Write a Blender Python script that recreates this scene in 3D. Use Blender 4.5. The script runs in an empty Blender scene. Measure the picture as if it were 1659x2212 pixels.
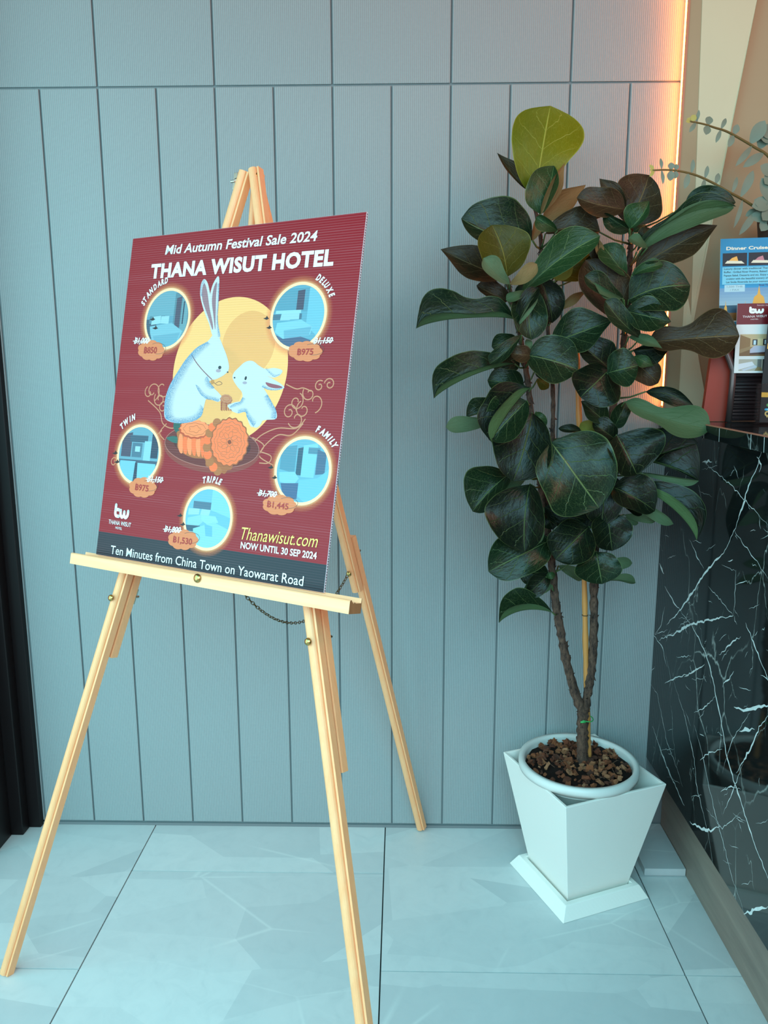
import bpy, bmesh, math, random
from mathutils import Vector, Matrix, noise
R = random.Random(7)
D = bpy.data
SC = bpy.context.scene
COL = SC.collection

# ------------------------------------------------------------------ camera
F_PX, PITCH, YAW, ROLL = 1704.9, 0.18318, -0.02155, -0.00242
CAM = Vector((0.0, -1.86854, 1.18))
cp, sp, cy, sy = math.cos(PITCH), math.sin(PITCH), math.cos(YAW), math.sin(YAW)
FW = Vector((sy*cp, cy*cp, -sp)); RT0 = Vector((cy, -sy, 0)); UP0 = RT0.cross(FW)
RT = RT0*math.cos(ROLL) + UP0*math.sin(ROLL)
UPV = -RT0*math.sin(ROLL) + UP0*math.cos(ROLL)
cam = D.cameras.new('camera'); camo = D.objects.new('camera', cam); COL.objects.link(camo)
cam.sensor_fit = 'HORIZONTAL'; cam.sensor_width = 36.0
cam.lens = 36.0*F_PX/1659.0
cam.clip_start = 0.02
camo.matrix_world = Matrix(((RT.x, UPV.x, -FW.x, CAM.x), (RT.y, UPV.y, -FW.y, CAM.y), (RT.z, UPV.z, -FW.z, CAM.z), (0, 0, 0, 1)))
SC.camera = camo

# ------------------------------------------------------------------ light and exposure
SC.view_settings.view_transform = 'Standard'; SC.view_settings.look = 'None'
SC.view_settings.exposure = 0.0; SC.view_settings.gamma = 1.0
SC.view_settings.use_curve_mapping = False
w = D.worlds.new('World'); SC.world = w; w.use_nodes = True
w.node_tree.nodes['Background'].inputs[0].default_value = (1.0, 0.50, 0.47, 1)
w.node_tree.nodes['Background'].inputs[1].default_value = 1.0

def area(name, loc, target, sx, sy_, power, color, spread=180):
    l = D.lights.new(name, 'AREA'); l.shape = 'RECTANGLE'; l.size = sx; l.size_y = sy_
    l.energy = power; l.color = color; l.spread = math.radians(spread)
    o = D.objects.new(name, l); COL.objects.link(o); o.location = loc
    o.rotation_euler = (Vector(target)-Vector(loc)).to_track_quat('-Z', 'Y').to_euler()
    return o
# daylight through the glass front on the left and behind the camera, ceiling lamps of the lobby
area('daylight_left', (-1.65, -1.35, 1.25), (-0.1, -0.2, 0.75), 1.7, 2.2, 39, (0.20, 0.90, 1.0))
area('daylight_front', (0.1, -2.35, 1.55), (0.1, -0.75, 0.0), 2.4, 1.5, 40, (0.29, 0.85, 1.0), 130)
area('lobby_ceiling_lamp', (1.5, -1.7, 2.85), (0.5, 0, 1.3), 1.2, 1.2, 29, (1.0, 0.50, 0.34))

# ------------------------------------------------------------------ helpers
def ray(x, y):
    return FW + RT*((x-829.5)/F_PX) - UPV*((y-1106)/F_PX)
def at(x, y, ax, v):
    d = ray(x, y); t = (v-CAM[ax])/d[ax]
    return CAM + d*t
def aty(x, y, Y):
    return at(x, y, 1, Y)
def onpl(x, y, P0, n):
    d = ray(x, y); t = (P0-CAM).dot(n)/d.dot(n)
    return CAM + d*t

class MB:
    def __init__(s): s.v = []; s.f = []; s.mi = []; s.uv = {}; s.col = None; s.m = 0
    def add(s, vs, fs):
        o = len(s.v); s.v += [tuple(p) for p in vs]
        for f in fs: s.f.append(tuple(i+o for i in f)); s.mi.append(s.m)
        return o
    def box(s, a, b):
        x0, y0, z0 = a; x1, y1, z1 = b
        s.add([(x0,y0,z0),(x1,y0,z0),(x1,y1,z0),(x0,y1,z0),(x0,y0,z1),(x1,y0,z1),(x1,y1,z1),(x0,y1,z1)],
              [(3,2,1,0),(4,5,6,7),(0,1,5,4),(1,2,6,5),(2,3,7,6),(3,0,4,7)])
    def obox(s, c, ax, ay, az):
        c, ax, ay, az = Vector(c), Vector(ax), Vector(ay), Vector(az)
        vs = [c+ax*i+ay*j+az*k for k in (-1,1) for (i,j) in ((-1,-1),(1,-1),(1,1),(-1,1))]
        fs = [(3,2,1,0),(4,5,6,7),(0,1,5,4),(1,2,6,5),(2,3,7,6),(3,0,4,7)]
        if ax.cross(ay).dot(az) < 0: fs = [tuple(reversed(f)) for f in fs]
        s.add(vs, fs)
    def extrude(s, prof, P0, P1, A, B, s0=1, s1=1):
        # profile (a, b) closed, swept from P0 to P1
        n = len(prof); P0, P1, A, B = Vector(P0), Vector(P1), Vector(A), Vector(B)
        vs = [P0+A*a*s0+B*b*s0 for a, b in prof]+[P1+A*a*s1+B*b*s1 for a, b in prof]
        fs = [(i, (i+1) % n, n+(i+1) % n, n+i) for i in range(n)]
        fs += [tuple(reversed(range(n))), tuple(range(n, 2*n))]
        s.add(vs, fs)
    def tube(s, pts, rad, seg=10, jit=0.0, caps=True):
        pts = [Vector(p) for p in pts]; n = len(pts)
        if not hasattr(rad, '__len__'): rad = [rad]*n
        up = None; rings = []
        for i, p in enumerate(pts):
            t = (pts[min(i+1, n-1)]-pts[max(i-1, 0)]).normalized()
            if up is None: up = t.orthogonal().normalized()
            up = (up - t*up.dot(t)).normalized(); sd = t.cross(up)
            ring = []
            for k in range(seg):
                a = 2*math.pi*k/seg
                r = rad[i]*(1+jit*(R.random()*2-1))
                ring.append(p+up*math.cos(a)*r+sd*math.sin(a)*r)
            rings.append(ring)
        vs = [q for r in rings for q in r]
        fs = [(i*seg+k, i*seg+(k+1) % seg, (i+1)*seg+(k+1) % seg, (i+1)*seg+k) for i in range(n-1) for k in range(seg)]
        if caps: fs += [tuple(reversed(range(seg))), tuple(range((n-1)*seg, n*seg))]
        s.add(vs, fs)
    def lathe(s, prof, c, axis=(0,0,1), seg=32):
        # prof: list of (r, h)
        ax = Vector(axis).normalized(); u = ax.orthogonal().normalized(); v = ax.cross(u); c = Vector(c)
        n = len(prof)
        vs = [c+ax*h+(u*math.cos(2*math.pi*k/seg)+v*math.sin(2*math.pi*k/seg))*r for r, h in prof for k in range(seg)]
        fs = [(i*seg+k, i*seg+(k+1) % seg, (i+1)*seg+(k+1) % seg, (i+1)*seg+k) for i in range(n-1) for k in range(seg)]
        fs.append(tuple(reversed(range(seg)))); fs.append(tuple(range((n-1)*seg, n*seg)))
        s.add(vs, fs)
    def build(s, name, mats, parent=None, smooth=False, bevel=0, origin=None, local=False, label=None):
        """vertices are in world space; the object's own origin is put at `origin` (default: its parent's)"""
        me = D.meshes.new(name)
        base = wloc(parent) if parent is not None else Vector()
        org = Vector() if local else (Vector(origin) if origin is not None else base)
        if local: base = Vector()
        me.from_pydata([tuple(Vector(p)-org) for p in s.v] if org.length else s.v, [], s.f)
        if not isinstance(mats, (list, tuple)): mats = [mats]
        for m in mats: me.materials.append(m)
        me.polygons.foreach_set('material_index', s.mi)
        if smooth: me.polygons.foreach_set('use_smooth', [True]*len(s.f))
        if s.col is not None:
            at_ = me.color_attributes.new('Col', 'FLOAT_COLOR', 'POINT')
            at_.data.foreach_set('color', [x for c in s.col for x in c])
        me.update()
        o = D.objects.new(name, me); COL.objects.link(o)
        o.parent = parent; o.location = org - base
        if label: o['label'] = label
        if bevel:
            b = o.modifiers.new('bevel', 'BEVEL'); b.width = bevel; b.segments = 2; b.limit_method = 'ANGLE'
        return o

def wloc(o):
    p = Vector()
    while o is not None: p += o.location; o = o.parent
    return p
def empty(name, loc, label=None, cat=None, group=None):
    o = D.objects.new(name, None); COL.objects.link(o); o.location = loc
    tag(o, label, cat, group); return o
def tag(o, label=None, cat=None, group=None, kind=None):
    if label: o['label'] = label
    if cat: o['category'] = cat
    if group: o['group'] = group
    if kind: o['kind'] = kind
    return o
def struct(o, label=None, cat='structure'):
    o['kind'] = 'structure'
    if label: o['label'] = label
    o['category'] = cat
    return o

def S(c):  # sRGB 0..255 -> linear
    return tuple(((x/255)/12.92 if x/255 <= .04045 else ((x/255+.055)/1.055)**2.4) for x in c)+(1,)

class NT:
    def __init__(s, name):
        s.m = D.materials.new(name); s.m.use_nodes = True; s.t = s.m.node_tree
        s.b = s.t.nodes['Principled BSDF']; s.out = s.t.nodes['Material Output']
    def n(s, typ, **kw):
        nd = s.t.nodes.new(typ)
        for k, v in kw.items():
            if k.startswith('i_'):
                key = k[2:]; key = int(key) if key.isdigit() else key.replace('_', ' ')
                nd.inputs[key].default_value = v
            else: setattr(nd, k, v)
        return nd
    def l(s, a, b): s.t.links.new(a, b)
    def coord(s, kind='Object', scale=(1,1,1), rot=(0,0,0)):
        t = s.n('ShaderNodeTexCoord'); mp = s.n('ShaderNodeMapping')
        mp.inputs['Scale'].default_value = scale; mp.inputs['Rotation'].default_value = rot
        s.l(t.outputs[kind], mp.inputs[0]); return mp.outputs[0]
    def math(s, op, a, b=None, c=None):
        nd = s.n('ShaderNodeMath', operation=op)
        for i, x in enumerate((a, b, c)):
            if x is None: continue
            if hasattr(x, 'is_linked') or hasattr(x, 'links'): s.l(x, nd.inputs[i])
            else: nd.inputs[i].default_value = x
        return nd.outputs[0]
    def mix(s, f, a, b):
        nd = s.n('ShaderNodeMix', data_type='RGBA')
        for i, x in ((0, f), (6, a), (7, b)):
            if hasattr(x, 'links'): s.l(x, nd.inputs[i])
            else: nd.inputs[i].default_value = x
        return nd.outputs[2]
    def ramp(s, f, stops):
        nd = s.n('ShaderNodeValToRGB'); cr = nd.color_ramp
        while len(cr.elements) < len(stops): cr.elements.new(0.5)
        for e, (p, c) in zip(cr.elements, stops):
            e.position = p; e.color = c if hasattr(c, '__len__') else (c, c, c, 1)
        s.l(f, nd.inputs[0]); return nd.outputs[0]
    def noise(s, vec, scale, detail=4, rough=.5, dist=0):
        nd = s.n('ShaderNodeTexNoise'); nd.inputs['Scale'].default_value = scale; nd.inputs['Detail'].default_value = detail
        nd.inputs['Roughness'].default_value = rough; nd.inputs['Distortion'].default_value = dist
        if vec is not None: s.l(vec, nd.inputs['Vector'])
        return nd.outputs['Fac']
    def bump(s, h, strength=.3, dist=.001, prev=None):
        nd = s.n('ShaderNodeBump'); nd.inputs['Strength'].default_value = strength; nd.inputs['Distance'].default_value = dist
        s.l(h, nd.inputs['Height'])
        if prev is not None: s.l(prev, nd.inputs['Normal'])
        return nd.outputs[0]

def simple(name, col, rough=.5, metal=0, spec=.5, bumpscale=None, bstr=.2, vary=0.0, vscale=8):
    t = NT(name); t.b.inputs['Roughness'].default_value = rough; t.b.inputs['Metallic'].default_value = metal
    t.b.inputs['Specular IOR Level'].default_value = spec
    c = S(col); v = t.coord()
    f = t.noise(v, vscale, 5)
    lo = tuple(x*(1-vary) for x in c[:3])+(1,); hi = tuple(min(1, x*(1+vary)) for x in c[:3])+(1,)
    t.l(t.mix(f, lo, hi), t.b.inputs['Base Color'])
    if bumpscale: t.l(t.bump(t.noise(v, bumpscale, 6), bstr, .001), t.b.inputs['Normal'])
    return t.m

# ------------------------------------------------------------------ materials
def m_wallpanel():
    t = NT('ribbed_grey_panel')
    v = t.coord('Object')
    sx = t.n('ShaderNodeSeparateXYZ'); t.l(v, sx.inputs[0])
    wv = t.math('SINE', t.math('MULTIPLY', sx.outputs[0], 2*math.pi/0.00433))
    ht = t.math('POWER', t.math('ADD', t.math('MULTIPLY', wv, .5), .5), .6)
    big = t.noise(v, 2.0, 5, .6); fine = t.noise(v, 160, 3)
    c = t.mix(t.math('ADD', t.math('MULTIPLY', big, .8), .1), S((146,152,153)), S((160,164,164)))
    c2 = t.mix(t.math('MULTIPLY', t.math('SUBTRACT', 1.0, ht), .32), c, S((95,102,105)))
    c3 = t.mix(t.math('MULTIPLY', fine, .12), c2, S((205,208,208)))
    t.l(c3, t.b.inputs['Base Color']); t.b.inputs['Roughness'].default_value = .62
    t.b.inputs['Specular IOR Level'].default_value = .35
    t.l(t.bump(ht, .5, .0009), t.b.inputs['Normal'])
    return t.m
M_PANEL = m_wallpanel()
M_JOINT = simple('joint_grey', (128,136,138), .8)

def m_tile():
    t = NT('angular_grey_tile')
    v = t.coord('Object')
    oi = t.n('ShaderNodeObjectInfo')
    add = t.n('ShaderNodeVectorMath', operation='ADD'); t.l(v, add.inputs[0])
    sc = t.n('ShaderNodeVectorMath', operation='SCALE'); cmb = t.n('ShaderNodeCombineXYZ')
    t.l(oi.outputs['Random'], cmb.inputs[0]); t.l(oi.outputs['Random'], cmb.inputs[1]); t.l(cmb.outputs[0], sc.inputs[0]); sc.inputs['Scale'].default_value = 7
    t.l(sc.outputs[0], add.inputs[1]); vv = add.outputs[0]
    mp = t.n('ShaderNodeMapping'); mp.inputs['Rotation'].default_value = (0,0,.7); mp.inputs['Scale'].default_value = (2.2,5.0,1); t.l(vv, mp.inputs[0])
    vo = t.n('ShaderNodeTexVoronoi', distance='EUCLIDEAN'); vo.inputs['Scale'].default_value = 1.5; t.l(mp.outputs[0], vo.inputs['Vector'])
    cell = t.n('ShaderNodeSeparateColor'); t.l(vo.outputs['Color'], cell.inputs[0])
    mp2 = t.n('ShaderNodeMapping'); mp2.inputs['Rotation'].default_value = (0,0,-.5); mp2.inputs['Scale'].default_value = (1.5,3.2,1); t.l(vv, mp2.inputs[0])
    vo2 = t.n('ShaderNodeTexVoronoi', feature='DISTANCE_TO_EDGE'); vo2.inputs['Scale'].default_value = 1.1; t.l(mp2.outputs[0], vo2.inputs['Vector'])
    cloud = t.noise(vv, 5, 8, .65); cl2 = t.noise(vv, 22, 6, .6, 1.0)
    base = t.mix(cell.outputs[0], S((184,186,187)), S((216,215,213)))
    base = t.mix(t.math('MULTIPLY', cloud, .6), base, S((206,208,207)))
    base = t.mix(t.math('MULTIPLY', t.math('POWER', cl2, 3.0), .9), base, S((176,180,182)))
    vein = t.ramp(vo2.outputs['Distance'], [(0.0, 1.0), (0.008, 0.0)])
    vmask = t.math('MULTIPLY', t.math('MULTIPLY', vein, .28), t.ramp(t.noise(vv, 3, 2), [(.45, 0.0), (.6, 1.0)]))
    base = t.mix(vmask, base, S((244,244,238)))
    t.l(base, t.b.inputs['Base Color'])
    t.b.inputs['Roughness'].default_value = .42; t.b.inputs['Specular IOR Level'].default_value = .45
    t.l(t.bump(cl2, .06, .0006), t.b.inputs['Normal'])
    return t.m
M_TILE = m_tile()
M_GROUT = simple('dark_grout', (40,48,50), .9)

def m_wood(name, a, b, rough=.45, scale=(60,60,2.2), ring=True):
    t = NT(name); v = t.coord('Object', scale)
    f = t.noise(v, 1.0, 6, .6, .6); f2 = t.noise(t.coord('Object', (scale[0]*5, scale[1]*5, scale[2]*6)), 1.0, 3)
    c = t.mix(t.ramp(f, [(.3, 0.0), (.7, 1.0)]), S(a), S(b))
    c = t.mix(t.math('MULTIPLY', f2, .25), c, S(tuple(x*.8 for x in a)))
    t.l(c, t.b.inputs['Base Color']); t.b.inputs['Roughness'].default_value = rough
    t.l(t.bump(f2, .08, .0005), t.b.inputs['Normal'])
    return t.m
M_WOOD = m_wood('beech_wood', (255,174,118), (255,188,136), .42)
M_WOODH = m_wood('beech_wood_tray', (255,182,130), (255,196,148), .42, (3,3,70))
M_END = m_wood('beech_end_grain', (150,98,60), (176,120,78), .6)
M_SKIRT = m_wood('grey_oak_skirting', (122,108,98), (150,134,120), .5, (14,3.5,30))
M_BRASS = simple('brass', (190,160,100), .28, 1.0)
M_STEEL = simple('nickel', (190,182,165), .3, 1.0)
M_BLACK = simple('black_frame_metal', (22,15,16), .42, 0, .25, vary=.1)
M_DKGLASS = simple('dark_glass', (14,22,26), .12, 0, .6)
M_BEIGE = simple('beige_wall_paint', (168,152,122), .75, 0, .25, 90, .08, vary=.05, vscale=5)
M_CEIL = simple('ceiling_paint', (120,116,110), .9)
M_SHEET = simple('white_plastic_sheet', (214,206,212), .5)

def m_marble():
    t = NT('black_marble'); v = t.coord('Object')
    def vein(sc, rot, seed, wd, dist=2.0):
        mp = t.n('ShaderNodeMapping'); mp.inputs['Rotation'].default_value = rot; mp.inputs['Location'].default_value = (seed, seed*2, seed*3); mp.inputs['Scale'].default_value = sc
        t.l(v, mp.inputs[0])
        ns = t.n('ShaderNodeTexNoise'); ns.inputs['Scale'].default_value = 3.0; ns.inputs['Detail'].default_value = 6; t.l(mp.outputs[0], ns.inputs['Vector'])
        mx = t.n('ShaderNodeVectorMath', operation='MULTIPLY_ADD'); t.l(ns.outputs['Color'], mx.inputs[0]); mx.inputs[1].default_value = (dist*.12,)*3; t.l(mp.outputs[0], mx.inputs[2])
        vo = t.n('ShaderNodeTexVoronoi', feature='DISTANCE_TO_EDGE'); vo.inputs['Scale'].default_value = 1.0; t.l(mx.outputs[0], vo.inputs['Vector'])
        return t.ramp(vo.outputs['Distance'], [(0.0, 1.0), (wd, 0.0)])
    a = vein((5,4,2.4), (.5,0,0), 1.3, .006); b = vein((9,9,4), (-.6,0,0), 4.1, .007, 3)
    mask = t.ramp(t.noise(v, 4.0, 3), [(.42, 0.0), (.62, 1.0)]); mask2 = t.ramp(t.noise(v, 7.0, 3), [(.5, 0.0), (.64, 1.0)])
    f = t.math('ADD', t.math('MULTIPLY', t.math('MULTIPLY', a, mask), .75), t.math('MULTIPLY', t.math('MULTIPLY', b, mask2), .65))
    c = t.mix(f, t.mix(t.noise(v, 9, 5), S((14,16,16)), S((26,29,29))), S((190,196,190)))
    t.l(c, t.b.inputs['Base Color']); t.b.inputs['Roughness'].default_value = .06; t.b.inputs['Specular IOR Level'].default_value = .38
    return t.m
M_MARBLE = m_marble()
M_VEIN = simple('marble_vein_white', (216,222,220), .2, vary=.3, vscale=60)

def m_emit(name, col, st):
    t = NT(name); e = t.n('ShaderNodeEmission'); e.inputs[0].default_value = col; e.inputs[1].default_value = st
    t.l(e.outputs[0], t.out.inputs[0]); return t.m
M_LED = m_emit('warm_led', (1.0, .235, .03, 1), 30.0)

def m_leaf(name, top, top2, under, vein, rough=.33, trans=None):
    t = NT(name); uv = t.n('ShaderNodeUVMap'); s_ = t.n('ShaderNodeSeparateXYZ'); t.l(uv.outputs[0], s_.inputs[0])
    u, vv = s_.outputs[0], s_.outputs[1]
    av = t.math('ABSOLUTE', vv)
    wob = t.noise(uv.outputs[0], 5.0, 3)
    q = t.math('SUBTRACT', t.math('MULTIPLY', u, 4.6), t.math('MULTIPLY', t.math('POWER', av, .85), 1.55))
    q = t.math('ADD', q, t.math('MULTIPLY', wob, .35))
    fr = t.math('ABSOLUTE', t.math('SUBTRACT', t.math('FRACT', q), .5))
    side = t.math('MULTIPLY', t.ramp(fr, [(0.0, 1.0), (.026, 0.0)]), t.math('SUBTRACT', 1.0, t.math('POWER', av, 3.0)))
    mid = t.ramp(av, [(0.0, 1.0), (.030, 0.0)])
    edge = t.ramp(av, [(.965, 0.0), (.99, 1.0)])
    fine = t.n('ShaderNodeTexVoronoi', feature='DISTANCE_TO_EDGE'); fine.inputs['Scale'].default_value = 16; t.l(uv.outputs[0], fine.inputs['Vector'])
    fl = t.math('MULTIPLY', t.ramp(fine.outputs['Distance'], [(0.0, 1.0), (.05, 0.0)]), .18)
    vf = t.math('MAXIMUM', t.math('MAXIMUM', t.math('MULTIPLY', side, .75), t.math('MULTIPLY', mid, .85)), t.math('MAXIMUM', t.math('MULTIPLY', edge, .45), fl))
    cloud = t.noise(t.coord('Object'), 18, 4)
    ctop = t.mix(vf, t.mix(cloud, S(top), S(top2)), S(vein))
    cund = t.mix(vf, S(under), S(tuple(min(255, x*1.18) for x in under)))
    g = t.n('ShaderNodeNewGeometry')
    t.l(t.mix(g.outputs['Backfacing'], ctop, cund), t.b.inputs['Base Color'])
    rr = t.math('ADD', t.math('MULTIPLY', g.outputs['Backfacing'], .3), rough); t.l(rr, t.b.inputs['Roughness'])
    t.b.inputs['Specular IOR Level'].default_value = .26
    hgt = t.math('ADD', t.math('MULTIPLY', side, 1.0), t.math('ADD', mid, t.math('MULTIPLY', t.noise(uv.outputs[0], 7, 4), 1.6)))
    t.l(t.bump(hgt, .5, .0016), t.b.inputs['Normal'])
    if trans:
        tr = t.n('ShaderNodeBsdfTranslucent'); tr.inputs[0].default_value = S(trans)
        ms = t.n('ShaderNodeMixShader'); ms.inputs[0].default_value = .3
        t.l(t.b.outputs[0], ms.inputs[1]); t.l(tr.outputs[0], ms.inputs[2]); t.l(ms.outputs[0], t.out.inputs[0])
    return t.m
LM = {
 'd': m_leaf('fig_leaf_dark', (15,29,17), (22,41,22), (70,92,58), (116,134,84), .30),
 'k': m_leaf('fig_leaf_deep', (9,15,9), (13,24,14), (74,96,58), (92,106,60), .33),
 'g': m_leaf('fig_leaf_green', (28,52,26), (36,64,32), (66,86,56), (130,150,94), .33),
 'o': m_leaf('fig_leaf_olive', (78,72,16), (60,66,18), (124,120,50), (160,152,76), .42, (120,110,30)),
 'b': m_leaf('fig_leaf_young', (104,110,8), (74,92,10), (130,140,40), (190,192,90), .45, (170,180,40)),
 'n': m_leaf('fig_leaf_led_lit', (54,38,24), (42,36,20), (130,100,62), (132,112,74), .38),  # brown tone paints in warm LED light falling on green leaves
 'u': m_leaf('fig_leaf_light_underside', (36,56,34), (40,60,36), (86,104,74), (120,140,90), .4),
}
def m_bark():
    t = NT('rough_bark'); v = t.coord('Object', (1,1,.45)); f = t.noise(v, 120, 7, .7); f2 = t.noise(v, 420, 4)
    t.l(t.mix(t.ramp(f, [(.35, 0.0), (.65, 1.0)]), S((42,27,23)), S((112,82,66))), t.b.inputs['Base Color'])
    t.b.inputs['Roughness'].default_value = .9
    t.l(t.bump(t.math('ADD', f, t.math('MULTIPLY', f2, .4)), .9, .004), t.b.inputs['Normal']); return t.m
M_BARK = m_bark()
M_BAMBOO = m_wood('bamboo', (206,132,66), (222,152,84), .4)
M_BAMBOON = simple('bamboo_node', (110,76,40), .7)
M_TIE = simple('green_tie', (60,170,90), .4)
M_PETI = simple('petiole_green', (70,92,48), .5)
def m_planter():
    t = NT('white_cement_planter'); v = t.coord('Object')
    vo = t.n('ShaderNodeTexVoronoi'); vo.inputs['Scale'].default_value = 16; t.l(t.coord('Object', (1,1,.6), (0,.6,.4)), vo.inputs['Vector'])
    cs = t.n('ShaderNodeSeparateColor'); t.l(vo.outputs['Color'], cs.inputs[0])
    f = t.noise(v, 9, 6)
    c = t.mix(t.math('MULTIPLY', cs.outputs[0], .06), S((242,236,228)), S((230,224,218)))
    c = t.mix(t.math('MULTIPLY', f, .35), c, S((244,238,230)))
    t.l(c, t.b.inputs['Base Color']); t.b.inputs['Roughness'].default_value = .6
    wv = t.n('ShaderNodeTexWave'); wv.inputs['Scale'].default_value = 90; wv.inputs['Distortion'].default_value = 1.0; t.l(t.coord('Object', (1,1,1), (0,.8,.5)), wv.inputs[0])
    t.l(t.bump(wv.outputs['Fac'], .1, .0006), t.b.inputs['Normal']); return t.m
M_PLANTER = m_planter()
M_POT = simple('white_plastic_pot', (222,220,214), .4, vary=.04)
M_SOIL = simple('dark_soil', (34,22,18), .95, 0, .2, 140, 1.0, vary=.5, vscale=60)
def m_chip():
    t = NT('husk_chip'); oi = t.n('ShaderNodeObjectInfo'); v = t.coord('Object')
    c = t.ramp(oi.outputs['Random'], [(0.0, S((70,40,28))), (.35, S((124,62,36))), (.7, S((164,92,52))), (1.0, S((200,140,100)))])
    c = t.mix(t.math('MULTIPLY', t.noise(v, 160, 5), .5), c, S((70,40,28)))
    t.l(c, t.b.inputs['Base Color']); t.b.inputs['Roughness'].default_value = .85
    t.l(t.bump(t.noise(v, 300, 4), .6, .002), t.b.inputs['Normal']); return t.m
M_CHIP = m_chip()
M_TERRA = simple('terracotta_panel', (142,36,8), .55)
M_TUBE = simple('bronze_tube', (96,80,78), .3, .6)
def m_ribdark():
    t = NT('dark_brown_slats'); v = t.coord('Object'); s_ = t.n('ShaderNodeSeparateXYZ'); t.l(v, s_.inputs[0])
    wv = t.math('SINE', t.math('MULTIPLY', s_.outputs[2], 2*math.pi/.006))
    t.l(t.mix(t.math('MULTIPLY', t.math('ADD', wv, 1.0), .3), S((44,26,28)), S((26,14,17))), t.b.inputs['Base Color'])
    t.l(t.bump(wv, .5, .001), t.b.inputs['Normal']); t.b.inputs['Roughness'].default_value = .5; return t.m
M_RIBD = m_ribdark()
M_EUC = simple('eucalyptus_leaf', (112,128,112), .6, vary=.15, vscale=30)
M_EUCY = simple('eucalyptus_young_tip', (170,160,84), .6, vary=.15, vscale=30)
M_TWIG = simple('eucalyptus_twig', (104,88,44), .6)
M_VASE = simple('dark_brown_vase', (62,42,34), .6, vary=.3, vscale=30)
def m_acrylic():
    t = NT('clear_acrylic'); t.b.inputs['Roughness'].default_value = .05; t.b.inputs['Base Color'].default_value = (.02,.02,.02,1)
    g = t.n('ShaderNodeBsdfTransparent'); ms = t.n('ShaderNodeMixShader'); ms.inputs[0].default_value = .12
    t.l(g.outputs[0], ms.inputs[1]); t.l(t.b.outputs[0], ms.inputs[2]); t.l(ms.outputs[0], t.out.inputs[0]); return t.m
M_ACRYL = m_acrylic()

def m_print(name, corr=True, speck=False, rough=.38):
    t = NT(name); a = t.n('ShaderNodeAttribute', attribute_name='Col')
    c = a.outputs['Color']; v = t.coord('Object')
    t.b.inputs['Roughness'].default_value = rough; t.b.inputs['Specular IOR Level'].default_value = .32
    al = a.outputs['Alpha']
    if corr:
        s_ = t.n('ShaderNodeSeparateXYZ'); t.l(v, s_.inputs[0])
        wob = t.noise(t.coord('Object', (3, 60, 1)), 1.0, 3)
        ph = t.math('MULTIPLY', s_.outputs[1], 2*math.pi/.0042)
        wv = t.math('SINE', ph)
        mod = t.math('MULTIPLY', wv, t.math('ADD', t.math('MULTIPLY', wob, 1.6), -.1))
        t.l(t.bump(mod, .22, .0007), t.b.inputs['Normal'])
        lines = t.math('MULTIPLY', t.math('POWER', t.math('MAXIMUM', mod, 0.0), 3.0), .12)
        c = t.mix(lines, c, (.85,.45,.50,1))
    t.l(c, t.b.inputs['Base Color'])
    if speck:
        al = t.math('MULTIPLY', al, t.ramp(t.noise(v, 900, 2), [(.38, .15), (.6, 1.0)]))
    tr = t.n('ShaderNodeBsdfTransparent'); ms = t.n('ShaderNodeMixShader'); t.l(al, ms.inputs[0])
    t.l(tr.outputs[0], ms.inputs[1]); t.l(t.b.outputs[0], ms.inputs[2]); t.l(ms.outputs[0], t.out.inputs[0])
    return t.m
M_PRINT = m_print('printed_board'); M_SPECK = m_print('printed_board_speckled', speck=True)
M_FLAT = m_print('printed_paper', corr=False)

# ------------------------------------------------------------------ setting: floor
PP, PX0, ZT = 0.12982, -0.80045, 1.78548
fl = MB(); fl.box((-2.6,-4.2,-.06), (3.2,.9,-.004)); floor = struct(fl.build('floor', M_GROUT), 'floor of large pale grey stone-look tiles with thin dark joints')
TX = -.63887
def tile(x0, x1, y0, y1, g=.0014, z=0.0):
    m = MB(); m.box((x0+g, y0+g, -.010), (x1-g, y1-g, z)); c = ((x0+x1)/2, (y0+y1)/2, 0)
    o = m.build('tile', M_TILE, floor, origin=c); return o
for n, off in ((-3,-.502),(-2,-.19),(-1,-.502),(0,-.19),(1,-.4957),(3,-.19),(4,-.5)):
    x0 = TX+.6*n; x1 = x0+.6
    if n == 3: x0 = .661+.003
    if n >= 3: x0 = .70+.6*(n-3); x1 = x0+.6
    y = -.0
    edges = [0.0, off] + [off-.6*k for k in range(1, 8)]
    for a, b in zip(edges[:-1], edges[1:]): tile(x0, x1, b, a)
e_ = [0.0, -.19, -.4965] + [-.4965-.6*k for k in range(1, 7)]
for a, b in zip(e_[:-1], e_[1:]): tile(TX+1.2, .699, b, a)
rs = MB(); rs.box((.5735,-.188,.0005), (.6695,-.0005,.0185)); o = rs.build('trim_1', M_TILE, bevel=.0008); struct(o, 'raised tiled ledge on the floor beside the wood skirting')
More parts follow.
